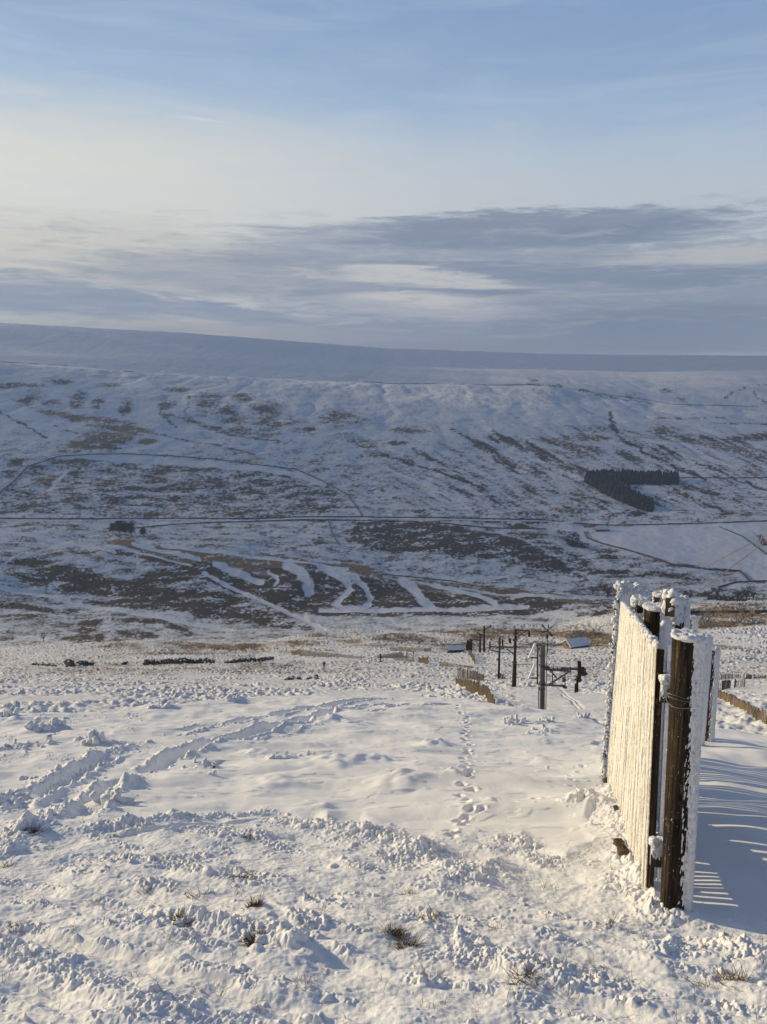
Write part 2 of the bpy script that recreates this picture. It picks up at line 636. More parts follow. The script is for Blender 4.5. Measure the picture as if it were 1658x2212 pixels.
H += rough_ * (.030 * perlin(X / .5, Y / .55, 85) + .016 * perlin(X / .19, Y / .2, 87) + .006 * perlin(X / .06, Y / .05, 88) + .0025 * perlin(X / .028, Y / .028, 93))
H += (1 - low) * (1 - soft) * (.045 * perlin(X / .7, Y / .6, 89) + .014 * perlin(X / .25, Y / .22, 92))
# small blown crusts on the drift
H += smooth * sstep(.28, .5, perlin(X / .7, Y / .25, 84) + .5 * perlin(X / .2, Y / .1, 86)) * .010
# foot and paw prints
for pl, step, r0, dp in ((PRINTS, .24, .055, .06), (PRINTS2, .3, .045, .03), (PRINTS3, .3, .04, .025)):
    P = fore_pl(pl)
    seg = [math.dist(P[i], P[i + 1]) for i in range(len(P) - 1)]
    s, i, acc, side = 0.0, 0, 0.0, 1
    while True:
        while i < len(seg) and s > acc + seg[i]:
            acc += seg[i]
            i += 1
        if i >= len(seg):
            break
        t = (s - acc) / seg[i]
        ux, uy = (P[i + 1][0] - P[i][0]) / seg[i], (P[i + 1][1] - P[i][1]) / seg[i]
        x = P[i][0] + ux * t * seg[i] - uy * side * .05 + rng.randn() * .03
        y = P[i][1] + uy * t * seg[i] + ux * side * .05 + rng.randn() * .03
        e = np.hypot(X - x, (Y - y) * .8)
        wob = r0 * (1 + .3 * perlin(X / .08, Y / .08, 90))
        H += np.where(e < .5, -dp * np.exp(-(e / wob) ** 4) + .014 * np.exp(-((e - r0 * 1.5) / .03) ** 2) * (perlin(X / .09, Y / .09, 91) + .4).clip(0, 1), 0)
        s += step * (1 + .2 * rng.rand())
        side = -side
veg = .30 * sstep(.45, .75, perlin(PU / 42, PV / 16, 95) + .4 * perlin(PU / 14, PV / 7, 96)) * low * (1 - soft) * sstep(2150, 2050, PV)
gx_, gy_ = np.meshgrid(np.linspace(-160, 160, 120), np.linspace(-170, 6, 90))
back = grid_object('upper_slope', gx_, gy_, -(H0 + SL * gy_) - .3 + .5 * perlin(gx_ / 14, gy_ / 14, 97) * sstep(-2, -12, gy_), M['snow'], dict(veg=gx_ * 0))
tag(back, kind='structure')
near_ground = grid_object('snowfield', X, Y, Zp + H, M['snow'], dict(veg=veg))
tag(near_ground, kind='structure')


# ------------------------------------------------------------------ the slope below and the valley: sight-line grids
def pchip(xk, yk, x):
    """monotone cubic through the knots; yk has shape (n, m)"""
    h = np.diff(xk)[:, None]
    dl = np.diff(yk, axis=0) / h
    m = np.zeros_like(yk)
    m[0], m[-1] = dl[0], dl[-1]
    s = np.sign(dl[:-1]) * np.sign(dl[1:])
    w1, w2 = 2 * h[1:] + h[:-1], h[1:] + 2 * h[:-1]
    with np.errstate(divide='ignore', invalid='ignore'):
        hm = (w1 + w2) / (w1 / dl[:-1] + w2 / dl[1:])
    m[1:-1] = np.where(s > 0, np.nan_to_num(hm), 0)
    k = np.clip(np.searchsorted(xk, x) - 1, 0, len(xk) - 2)
    t = ((x - xk[k]) / (xk[k + 1] - xk[k]))[:, None]
    hk = (xk[k + 1] - xk[k])[:, None]
    return ((2 * t ** 3 - 3 * t ** 2 + 1) * yk[k] + (t ** 3 - 2 * t ** 2 + t) * hk * m[k]
            + (-2 * t ** 3 + 3 * t ** 2) * yk[k + 1] + (t ** 3 - t ** 2) * hk * m[k + 1])


def sight_grid(us, dk, cols, rows_at, ds):
    """points on a surface that is seen at picture row rows(d) along column u"""
    tab = np.stack([np.interp(us, cols, [c[i] for c in rows_at]) for i in range(len(dk))])   # n_d x n_u
    RV = pchip(np.log(dk), tab, np.log(ds))
    U = np.broadcast_to(us, RV.shape)
    xc, yc = (U - CU) / F, (CV - RV) / F
    dy, dz = CP + yc * SP, -SP + yc * CP
    k = ds[:, None] / np.hypot(xc, dy)
    return U, RV, xc * k, dy * k, dz * k


MC = [-450, 0, 200, 400, 560, 620, 700, 850, 1000, 1200, 1300, 1400, 1500, 1658, 2100]
MR = [1398, 1391, 1388, 1386, 1384, 1375, 1366, 1360, 1356, 1350, 1330, 1312, 1304, 1298, 1290]
dk = np.array([13., 20, 30, 40, 70, 110, 176, 250, 340, 440, 560, 640, 760])
rows_at = []
for u, rc in zip(MC, MR):
    e = (1440 - rc)
    rows_at.append([1720, 1640, 1565, 1523, 1484, 1464, 1446, 1440 - .25 * e, 1440 - .58 * e, 1440 - .86 * e, rc, rc + 6, rc + 70])
us = np.linspace(-450, 2110, 1250)
ds = np.exp(np.concatenate([np.linspace(np.log(13), np.log(560), 640), np.linspace(np.log(560), np.log(760), 30)[1:]]))
U, V, X, Y, Z = sight_grid(us, dk, MC, rows_at, ds)
D = np.hypot(X, Y)
t1 = fbm(X / .62 + .4 * Y, Y / .95, 3, 100)
t2 = fbm(X / 6, Y / 9, 3, 110)
t3 = perlin(X / 30, Y / 40, 115)
amp = sstep(12, 35, D)
tm = sstep(-.35, .35, fbm(X / 9, Y / 16, 4, 119))
Z = Z + amp * (.18 * t1 * (.15 + 1.0 * tm) * (1 + D / 130) + .13 * t2 + .5 * t3 * sstep(60, 200, D))
Z = Z + 2.0 * sstep(250, 450, D) * fbm(X / 60, Y / 90, 3, 117)
# piste tracks and the trodden corridor by the tow
veg = np.zeros_like(U)
gold = .5 + .35 * perlin(U / 80, V / 20, 120)
MIDV = [  # u, v, half width, half height, tilt, strength
    (1130, 1366, 150, 8, 1, .75), (1270, 1373, 70, 12, 3, .9), (1305, 1388, 60, 9, 0, .7), (1040, 1377, 60, 8, 0, .6), (1000, 1390, 90, 6, 0, .55),
    (1180, 1392, 60, 6, 0, .6), (1560, 1326, 120, 10, 1, .75), (1560, 1350, 100, 9, -2, .9), (1650, 1352, 60, 6, -4, .6),
    (1600, 1310, 90, 6, 0, .45), (860, 1377, 50, 5, 4, .6), (910, 1380, 60, 6, 2, .5), (700, 1374, 40, 5, 0, .6), (760, 1387, 30, 5, 0, .5), (840, 1384, 40, 4, 0, .6),
    (440, 1396, 90, 7, 2, .75), (520, 1399, 60, 6, 0, .6), (640, 1393, 60, 4, 0, .5), (280, 1400, 60, 5, 0, .35), (400, 1409, 140, 6, 0, .35),
    (560, 1440, 90, 8, 0, .3), (1000, 1402, 60, 5, 0, .5), (1340, 1380, 30, 12, 0, .8), (1450, 1350, 120, 6, 0, .6), (960, 1365, 70, 5, 0, .55),
    (250, 1436, 200, 4, 0, .3), (300, 1450, 260, 8, 0, .22), (620, 1452, 100, 5, 0, .25), (800, 1395, 60, 4, 0, .4), (1090, 1400, 90, 5, 0, .45),
]
nz = .65 * fbm(U / 26, V / 5, 4, 130) + .3 * perlin(U / 6, V / 2.2, 135)
for u, v, a, b, tl, s in MIDV:
    c, sn = math.cos(R(tl)), math.sin(R(tl))
    e = (((U - u) * c + (V - v) * sn) / a) ** 2 + ((-(U - u) * sn + (V - v) * c) / b) ** 2
    veg = np.maximum(veg, s * np.exp(-e * .9))
veg = np.clip(veg * (1.05 + nz), 0, 1) + sstep(1540, 1450, V) * (.20 + .42 * sstep(-.2, .6, fbm(U / 9, V / 2.6, 3, 136)) * sstep(-.5, .5, fbm(U / 120, V / 14, 3, 138)))
hump = polysoft(U, V, [(1490, 1372), (1560, 1362), (1640, 1352), (1720, 1346), (1720, 1398), (1490, 1400)], 5)
veg = np.clip(veg * (1 - hump), 0, 1)
for pts in ([(970, 1512), (935, 1490), (925, 1480)], [(1010, 1512), (960, 1490), (945, 1478)], [(1260, 1528), (1225, 1500), (1200, 1480), (1150, 1440)], [(1250, 1528), (1215, 1500)]):
    d, _, _ = polydist(U, V, pts, 40)
    Z = Z - .06 * np.exp(-(d / 1.7) ** 2)
hill = grid_object('hillside', X, Y, Z, M['mid'], dict(veg=veg, gold=gold))
tag(hill, kind='structure')

FC = [-450, 0, 415, 829, 1180, 1400, 1658, 2100]
fd = np.array([350., 500, 620, 720, 800, 900, 1000, 1080, 1300, 1600, 2000, 2400, 2650, 2950, 3900, 4250, 6000, 6700])
FR = [
    [1440, 1385, 1300, 1220, 1180, 1155, 1135, 1122, 1050, 960, 870, 800, 780, 781, 766, 771, 688, 715],
    [1440, 1387, 1305, 1225, 1180, 1155, 1135, 1122, 1050, 960, 870, 805, 783, 784, 768, 773, 697, 718],
    [1440, 1385, 1310, 1240, 1195, 1165, 1140, 1122, 1055, 970, 880, 830, 811, 812, 767, 773, 720, 735],
    [1430, 1375, 1315, 1262, 1230, 1185, 1148, 1124, 1060, 980, 900, 850, 829, 830, 792, 798, 752, 762],
    [1420, 1365, 1318, 1280, 1252, 1200, 1155, 1127, 1060, 985, 905, 860, 836, 831, 798, 803, 764, 772],
    [1400, 1340, 1312, 1290, 1262, 1205, 1160, 1129, 1062, 990, 920, 890, 868, 850, 804, 810, 767, 775],
    [1390, 1330, 1302, 1285, 1262, 1205, 1160, 1127, 1062, 995, 930, 900, 884, 852, 798, 808, 768, 775],
    [1390, 1330, 1302, 1285, 1262, 1205, 1160, 1120, 1060, 995, 930, 900, 884, 852, 780, 790, 762, 770],
]
us = np.linspace(-450, 2110, 1350)
t = np.linspace(0, 1, 900)
# spread the rings evenly over picture rows
dd = np.exp(np.linspace(np.log(350), np.log(6700), 4000))
_, rv, _, _, _ = sight_grid(np.array([829.]), fd, FC, FR, dd)
s = np.concatenate([[0], np.cumsum(np.abs(np.diff(rv[:, 0])) + .05)])
ds = np.interp(np.linspace(0, s[-1], 900), s, dd)
U, V, X, Y, Z = sight_grid(us, fd, FC, FR, ds)
D = np.hypot(X, Y)

rel = 3.6 * fbm(X / 170, Y / 240, 3, 140) - 1.7 * np.maximum(0, .28 - np.abs(perlin(X / 120 + .3 * perlin(Y / 200, X / 200, 143), Y / 620, 142))) / .28 + .85 * fbm(X / 30, Y / 46, 4, 145) + .2 * fbm(X / 9, Y / 15, 2, 149)
Z = Z + rel * sstep(420, 700, D) * (1 + .3 * sstep(1500, 2600, D)) * (1 - .6 * sstep(2650, 3600, D))
# slanting gullies on the far moor
sk = U * .36 + V * .93
gl = perlin((V - .42 * U) / 22 + .8 * perlin(U / 90, V / 60, 151), (U + V) / 260, 152)
Z -= 3.0 * np.maximum(0, gl - .15) * sstep(1000, 1300, D) * sstep(2500, 2000, D) * sstep(700, 950, U)

nA = fbm(U / 46 + V / 60, V / 10, 4, 160)          # level streaks
nB = fbm((U * .9 + V * .42) / 60, (V * .9 - .42 * U) / 9, 4, 165)   # streaks falling to the right
wr = sstep(700, 1000, U) * sstep(1120, 1090, V)
nz = nA * (1 - wr) + nB * wr
veg = np.full_like(U, .0)
gold = np.full_like(U, .30)


def blob(pts, s, g=None):
    global veg, gold
    for u, v, a, b, tl in pts:
        c, sn = math.cos(R(tl)), math.sin(R(tl))
        m = (abs(U - u) < a * 2.2 + b * 2) & (abs(V - v) < b * 2.4 + a * 2 * abs(sn) + 4)
        e = (((U - u) * c + (V - v) * sn) / a) ** 2 + ((-(U - u) * sn + (V - v) * c) / b) ** 2
        q = np.where(m, s * np.exp(-(e ** 1.3) * .8), 0)
        veg = np.maximum(veg, q)
        if g is not None:
            gold = np.where(q > .25, g, gold)


def B1(cx, cy, a, b, tl=0):
    return (cx * .5, 658 + cy * .5, a * .5, b * .5, tl)


def B2(cx, cy, a, b, tl=0):
    return (829 + cx * .5, 658 + cy * .5, a * .5, b * .5, tl)


JU, JV = perlin(U / 22, V / 12, 171), perlin(U / 22, V / 12, 172)


def stroke(pts, w, s, g=None, jit=1.0):
    global veg, gold
    d, run, L = polydist(U + 5 * jit * JU, V + 2.5 * jit * JV, pts, 40)
    q = s * np.exp(-(d / w) ** 2)
    veg = np.maximum(veg, q)
    if g is not None:
        gold = np.where(q > .3, g, gold)


# upper moor, left
blob([B1(80, 350, 120, 14), B1(130, 405, 60, 30), B1(220, 425, 60, 16), B1(340, 415, 40, 45, 30), B1(420, 425, 30, 40, 40), B1(545, 440, 30, 45, 20),
      B1(720, 425, 40, 30), B1(460, 345, 60, 12), B1(260, 330, 60, 14), B1(770, 365, 70, 12)], .62, .3)
blob([B1(900, 420, 80, 55), B1(990, 480, 90, 45, 20), B1(1150, 460, 90, 45), B1(1080, 545, 130, 30, 8), B1(1200, 510, 120, 30), B1(1470, 490, 110, 45),
      B1(1560, 590, 110, 25, 12), B1(1330, 545, 60, 20), B1(1050, 395, 60, 25), B1(1620, 640, 60, 16)], .55, .45)
blob([B1(430, 500, 150, 18, 6), B1(520, 540, 140, 26, 8), B1(470, 575, 120, 28), B1(400, 610, 130, 22), B1(300, 635, 60, 14), B1(250, 470, 90, 14, 8),
      B1(640, 590, 40, 12)], .85, .6)
stroke(C1((700, 470), (830, 500), (1000, 565), (1200, 590)), 5, .6, .5)
stroke(C1((560, 525), (720, 570), (900, 600), (1100, 650)), 3.5, .55, .5)
stroke(C1((820, 400), (800, 470), (850, 510), (950, 530)), 6, .6, .5)
stroke(C1((720, 420), (690, 470), (760, 520)), 4, .6, .5)
stroke(C1((0, 460), (90, 510), (200, 570)), 2.4, .7, .3)
stroke(C1((230, 525), (340, 560)), 2, .6, .4)
stroke(C1((0, 640), (120, 610), (220, 600)), 2, .4, .4)
# the enclosed pasture, half covered
enc = polysoft(U, V, C1((0, 800), (130, 690), (330, 655), (600, 655), (1000, 690), (1300, 725), (1440, 800), (1555, 915), (1000, 930), (500, 925), (0, 915)), 8)
veg = np.maximum(veg, enc * .45)
blob([B1(750, 710, 350, 24, 3), B1(900, 780, 500, 60, 4), B1(300, 690, 90, 22), B1(1430, 820, 120, 40, 35), B1(60, 700, 70, 30, -20), B1(500, 800, 300, 50), B1(150, 840, 160, 40),
      B1(1400, 890, 120, 18, 10), B1(1250, 760, 120, 20, 8)], .56, .3)
for a in (C1((130, 690), (60, 770), (0, 825)), C1((300, 700), (220, 770), (165, 900)), C1((1170, 740), (1240, 820), (1258, 915)), C1((1095, 745), (1085, 830), (1130, 910)), C1((560, 690), (540, 800), (520, 915))):
    stroke(a, 2.2, .6, .2)
# below the road, left
blob([B1(260, 960, 300, 18, 3), B1(150, 940, 160, 12), B1(560, 1010, 250, 14, 8), B1(330, 1000, 120, 14), B1(1330, 1040, 120, 14, -8), B1(1450, 1110, 90, 12, 8),
      B1(900, 1020, 160, 14, 4), B1(1150, 960, 200, 10)], .45, .45)
stroke(C1((1370, 990), (1410, 1050), (1450, 1080)), 3.5, .5, .6)
stroke(C1((1500, 1000), (1520, 1060), (1480, 1100)), 3, .5, .3)
# golden brow of the spur
blob([B1(620, 1060, 200, 18, 13), B1(900, 1085, 330, 20, 7), B1(1250, 1120, 320, 22, 6), B1(1560, 1150, 180, 22, 8), B1(1000, 1120, 160, 18, 14)], .92, .75)
blob([B2(200, 1195, 280, 16, 5), B2(560, 1240, 260, 16, 5), B2(860, 1285, 160, 14, 6), B2(350, 1230, 160, 18, 6)], .9, .7)
# dark heather on the spur
blob([B1(380, 1200, 330, 46, 7), B1(620, 1235, 260, 40, 6), B1(760, 1170, 200, 34, -6), B1(300, 1160, 160, 30, 6), B1(150, 1110, 90, 24), B1(560, 1290, 200, 22, 6), B1(950, 1320, 300, 42, 8),
      B1(720, 1285, 240, 26, 5), B1(1180, 1370, 170, 22, 10), B1(1250, 1265, 220, 46, 14), B1(1380, 1190, 60, 60, 50), B1(1520, 1260, 60, 60), B1(1030, 1190, 150, 30, 14), B1(900, 1260, 200, 30, 8)], .95, .12)
blob([B1(140, 1300, 220, 16, 8), B1(90, 1335, 130, 12, 2), B1(390, 1380, 60, 50, -30), B1(340, 1440, 80, 22), B1(560, 1365, 140, 12, 6), B1(760, 1400, 110, 18, 22), B1(640, 1430, 60, 14, 10),
      B1(560, 1430, 70, 16, 12), B1(430, 1440, 30, 22, 0), B1(30, 1435, 50, 14), B1(330, 1310, 60, 10)], .82, .2)
blob([B1(40, 1090, 90, 14), B1(60, 1150, 90, 16), B1(100, 1190, 120, 14), B1(200, 1070, 150, 12, 6), B1(440, 1100, 130, 12, 8), B1(80, 1240, 120, 10)], .5, .4)
veg = np.maximum(veg, .34 * sstep(1140, 1200, V) * sstep(1000, 600, U))
veg = np.maximum(veg, .17 * sstep(930, 1010, V) + .12 * sstep(800, 880, V))
spur = polysoft(U, V, C1((420, 1060), (900, 1085), (1300, 1125), (1700, 1175)) + C2((300, 1215), (600, 1255), (900, 1290), (640, 1335), (120, 1345)) + C1((1420, 1352), (1300, 1335), (1000, 1240), (700, 1125)), 6)
veg = np.maximum(veg, spur * .80)
# heather bank below the road, right of centre
hth = polysoft(U + 6 * perlin(U / 20, V / 12, 181), V + 4 * perlin(U / 20, V / 12, 182), C2((-110, 945), (0, 935), (250, 948), (520, 990), (660, 1040), (800, 1120), (900, 1195), (720, 1150), (500, 1105), (330, 1092), (120, 1075), (-60, 1050), (-150, 1000)), 7)
veg = np.maximum(veg, hth * .78)
gold = np.where(hth > .5, .12, gold)
blob([B2(650, 1010, 160, 30, 18), B2(800, 1080, 160, 28, 24), B2(1000, 1090, 120, 30, 18), B2(900, 1150, 140, 22, 16), B2(560, 950, 150, 16, 8), B2(640, 920, 160, 18, 4),
      B2(1050, 1170, 150, 22, 10), B2(1250, 1180, 150, 22, 5), B2(820, 1000, 50, 40, 60), B2(950, 1230, 160, 30, 6), B2(950, 1320, 80, 50, -20), B2(1500, 1255, 220, 28, 4)], .62, .25)
# streaked moor, right
for a, w_, s_ in ((C2((300, 540), (400, 590), (560, 685)), 7, .75), (C2((470, 560), (600, 610), (720, 660), (880, 730)), 10, .8), (C2((620, 590), (760, 680), (860, 720)), 6, .6),
                  (C2((0, 650), (150, 690), (350, 760), (450, 810), (550, 860)), 5, .75), (C2((130, 630), (280, 690), (330, 740)), 4, .6), (C2((980, 465), (990, 520), (1030, 580), (1150, 650), (1280, 705), (1390, 755)), 5, .8),
                  (C2((1150, 600), (1300, 660), (1500, 740), (1658, 800)), 4, .6), (C2((1250, 800), (1350, 850), (1480, 900)), 5, .75), (C2((1300, 790), (1440, 810), (1550, 850)), 4, .6),
                  (C2((1050, 770), (1150, 820), (1250, 870), (1300, 900)), 4, .5), (C2((400, 600), (470, 640), (520, 690), (650, 760)), 4, .6), (C2((280, 790), (400, 830), (530, 870)), 4, .5),
                  (C2((620, 345), (700, 350), (760, 352)), 3, .6), (C2((850, 370), (1010, 400), (1150, 420)), 2.5, .5), (C2((1470, 400), (1540, 370), (1600, 350), (1658, 345)), 3, .5), (C2((1600, 380), (1658, 430)), 4, .5)):
    stroke(a, w_, s_, .35, 1.6)
blob([B2(860, 635, 110, 30, 4), B2(1040, 650, 60, 26, 20), B2(860, 570, 130, 18), B2(740, 590, 100, 18, 10), B2(1350, 580, 220, 26, 4), B2(1520, 620, 180, 26, 10), B2(1600, 570, 90, 20), B2(1620, 660, 60, 26, 10),
      B2(1220, 540, 70, 20), B2(110, 540, 80, 20), B2(60, 600, 50, 12)], .68, .5)
blob([B2(900, 850, 200, 40, 14), B2(800, 890, 150, 26), B2(1050, 900, 140, 20), B2(640, 800, 60, 22, 20), B2(750, 800, 120, 16, 8), B2(640, 900, 120, 20), B2(1150, 850, 100, 24, 20), B2(960, 940, 130, 12), B2(1560, 905, 140, 12),
      B2(500, 800, 110, 14, 20), B2(160, 900, 60, 14, 10), B2(400, 940, 110, 12, 30), B2(600, 690, 160, 20, 24), B2(1350, 800, 110, 20, 12), B2(1100, 600, 150, 24, 20), B2(950, 540, 160, 16, 4)], .52, .35)
blob([B2(1080, 390, 40, 14), B2(1230, 370, 40, 16), B2(1290, 410, 40, 14), B2(1330, 490, 220, 6), B2(1560, 510, 160, 5), B2(660, 325, 40, 10)], .5, .4)
nz2 = fbm(U / 8, V / 3.4, 3, 175, .65)
veg = np.clip(veg * (1.15 + .8 * nz + .7 * nz2) + .14 * sstep(.2, .6, nz + .5 * nz2) * sstep(880, 960, V) * sstep(1400, 1250, V), 0, 1)

# snow lying on tracks, strips and pasture
clear = np.zeros_like(U)
for pts, w_ in ((C1((380, 655), (600, 662), (800, 680), (1000, 700), (1150, 712), (1300, 740), (1400, 775)), 7), (C1((215, 800), (250, 760), (290, 715)), 4),
                (C1((580, 1042), (750, 1075), (860, 1098)), 4.5), (C1((700, 1045), (950, 1075), (1200, 1105), (1370, 1130), (1500, 1150)), 3.2), (C1((500, 1050), (640, 1085), (830, 1125)), 2.5),
                (C1((930, 1120), (1000, 1145), (1080, 1175), (1130, 1195)), 7.5), (C1((1240, 1130), (1300, 1165), (1335, 1205), (1330, 1235)), 11),
                (C1((1160, 1150), (1205, 1190), (1185, 1215)), 3.0), (C1((1415, 1155), (1495, 1195), (1515, 1225), (1475, 1262), (1450, 1292), (1480, 1312), (1550, 1315), (1595, 1295), (1600, 1260), (1580, 1215), (1540, 1185), (1460, 1155), (1380, 1140)), 6.2),
                (C1((1380, 1320), (1500, 1322), (1658, 1318)) + C2((60, 1316), (300, 1310), (620, 1298)), 5), (C2((80, 1185), (140, 1225), (165, 1275), (210, 1298)), 10), (C2((210, 1195), (330, 1230), (420, 1258), (475, 1280), (490, 1298)), 5.5),
                (C2((0, 1170), (150, 1190), (330, 1215), (560, 1248), (820, 1270)), 2.0), (C2((560, 1255), (700, 1265), (820, 1275)), 2.5),
                (C1((880, 1160), (1010, 1225), (1150, 1290), (1300, 1355), (1400, 1400)), 4), (C1((0, 1215), (200, 1240), (420, 1300), (600, 1335), (800, 1372), (1000, 1400)), 5), (C1((0, 985), (250, 1020), (500, 1075)), 3),
                (C1((0, 1130), (90, 1070), (110, 1050)), 2), (C2((770, 950), (850, 960), (870, 990), (850, 1020)), 7), (C2((0, 700), (200, 790), (330, 850), (390, 900)), 2), (C2((1080, 455), (1140, 445), (1180, 452)), 5)):
    d, _, _ = polydist(U + 3.5 * JU, V + 2 * JV, pts, 40)
    wv = w_ * (1 + .35 * JV)
    clear = np.maximum(clear, sstep(wv * 1.3, wv * .6, d))
fld = polysoft(U, V, C2((880, 985), (960, 955), (1300, 955), (1720, 940), (1720, 1190), (1585, 1190), (1540, 1145), (1250, 1115), (1000, 1045), (890, 1010)), 4)
clear = np.maximum(clear, fld * .93)
veg = veg * (1 - clear)
Z = Z - .5 * clear * (V > 1190)
moor = grid_object('valley', X, Y, Z, M['far'], dict(veg=veg, gold=gold))
tag(moor, kind='structure')
del U, V, X, Y, Z, D, veg, gold, clear, enc, hth, fld, nA, nB, nz, rel, gl, sk, dens, extra, H, PU, PV
bpy.context.view_layer.update()
DG = bpy.context.evaluated_depsgraph_get()


def hit(u, v, on):
    d = Vector(ray(u, v)).normalized()
    for o in on:
        ok, p, n, _ = o.ray_cast(Vector((0, 0, 0)), d, distance=20000, depsgraph=DG)
        if ok:
            return p
    return None


def drop(x, y, on):
    for o in on:
        ok, p, n, _ = o.ray_cast(Vector((x, y, 600)), Vector((0, 0, -1)), distance=3000, depsgraph=DG)
        if ok:
            return p
    return None


def gmid(u, v):
    return hit(u, v, [hill]) or hit(u, v + 6, [hill]) or hit(u, v + 14, [hill, moor])


def gfar(u, v):
    return hit(u, v, [moor]) or hit(u, v + 4, [moor]) or hit(u, v + 12, [moor])


def gfore(u, v):
    return hit(u, v, [near_ground])


def size_at(p, px):
    """metres that px picture units span at point p"""
    return px / F * (p[1] * CP - p[2] * SP)

# ------------------------------------------------------------------ the rimed fence
def ring_solid(name, base, height, rad, mat, parent, nth=44, nz=90, seed=0, grain=.012, lean=(0, 0), close=True):
    """a round post with a worn, uneven skin"""
    th = np.linspace(0, 2 * np.pi, nth + 1)[:-1]
    z = np.concatenate([np.linspace(0, height, nz), [height, height]])
    TH, ZZ = np.meshgrid(th, z)
    sc = np.ones(nz + 2)
    sc[-2], sc[-1] = .92, 0.0
    rr = rad(TH, ZZ) * sc[:, None]
    bx = base[0] + lean[0] * ZZ / height
    by = base[1] + lean[1] * ZZ / height
    return grid_object(name, bx + rr * np.cos(TH), by + rr * np.sin(TH), base[2] + ZZ, mat, None, parent, wrap=True)


def rimed_post(parent, name, base, height, r, cut, wind, seed, top=.022, thick=.03, patch=None, lean=(0, 0), label=None, cat=None, group=None, bare=.0):
    """post > rime_crust, snow_cap; the crust sits on the windward side (angle wind), its edge at cos = cut"""
    def wood(T, z):
        return r * (1 + .05 * perlin(np.cos(T) * 2 + seed, np.sin(T) * 2 + z * .25, seed) + .035 * perlin(T * 5, z * .6, seed + 1) - .03 * z / height)

    def crust(T, z):
        k = np.cos(T - wind) - cut
        k = k + .26 * perlin(np.cos(T) * 2.2 + seed, z * 2.2, seed + 2) + .30 * perlin(T * 7, z * 9, seed + 3) + .40 * perlin(T * 18, z * 26, seed + 4)
        if patch is not None:
            a0, aw, z0, z1 = patch
            dT = np.abs((T - a0 + np.pi) % (2 * np.pi) - np.pi)
            inside = sstep(aw, aw * .6, dT) * sstep(z0, z0 + .1, z) * sstep(z1 + .05, z1 - .05, z)
            k = k - 2.2 * inside
        cov = sstep(-.12, .75, k)
        g = .5 * perlin(T * 10, z * 30, seed + 5) + .5 * perlin(T * 20, z * 60, seed + 6)
        return wood(T, z) - .005 + cov * (thick * (.8 + .45 * g) + .005) + .006 * perlin(T * 26, z * 80, seed + 11) * (cov > .05)
    o = ring_solid(name, base, height, wood, M['post'], parent, lean=lean)
    ring_solid('rime_crust', base, height + .004, crust, M['rime'], o, 96, int(100 * height) + 30, lean=lean)
    # cap of snow
    th = np.linspace(0, 2 * np.pi, 41)[:-1]
    s = np.linspace(0, 1, 16)
    T, S = np.meshgrid(th, s)
    prof_r = np.where(S < .35, .94 + .25 * S, 1.03 * np.sqrt(np.clip(1 - ((S - .35) / .65) ** 2.6, 0, 1)))
    prof_z = np.where(S < .35, -.012 + S * .05, .006 + top * np.sin(((S - .35) / .65) * np.pi / 2))
    wob = 1 + .09 * perlin(np.cos(T) * 2 + seed, np.sin(T) * 2 + S, seed + 7) + .06 * perlin(T * 6, S * 6, seed + 8)
    rr = (r + thick * .25) * prof_r * wob
    zz = base[2] + height + prof_z + .016 * perlin(rr * np.cos(T) / .05, rr * np.sin(T) / .05, seed + 9) * (S > .3) + .008 * perlin(rr * np.cos(T) / .02, rr * np.sin(T) / .02, seed + 10) * (S > .3)
    grid_object('snow_cap', base[0] + lean[0] + rr * np.cos(T), base[1] + lean[1] + rr * np.sin(T), zz, M['rime'], None, o, wrap=True)
    return o


WIND = math.atan2(.30, .95)
n_top, n_bot = pt(1423, 1398, 5.3), pt(1401, 1900, 5.3)
f_top, f_bot = pt(1346, 1303, 9.9), pt(1313, 1684, 9.9)
fence = empty('snow_fence', n_bot, 'tall slatted timber fence crusted in rime with thick round posts, beside the drift', 'fence')
bpy.context.view_layer.update()
fence.location = (0, 0, 0)
rs = np.random.RandomState(5)
nx_, ny_ = f_bot.x - n_bot.x, f_bot.y - n_bot.y
L_ = math.hypot(nx_, ny_)
tx, ty = nx_ / L_, ny_ / L_          # along the fence
px_, py_ = -ty, tx                   # out of its sunlit face


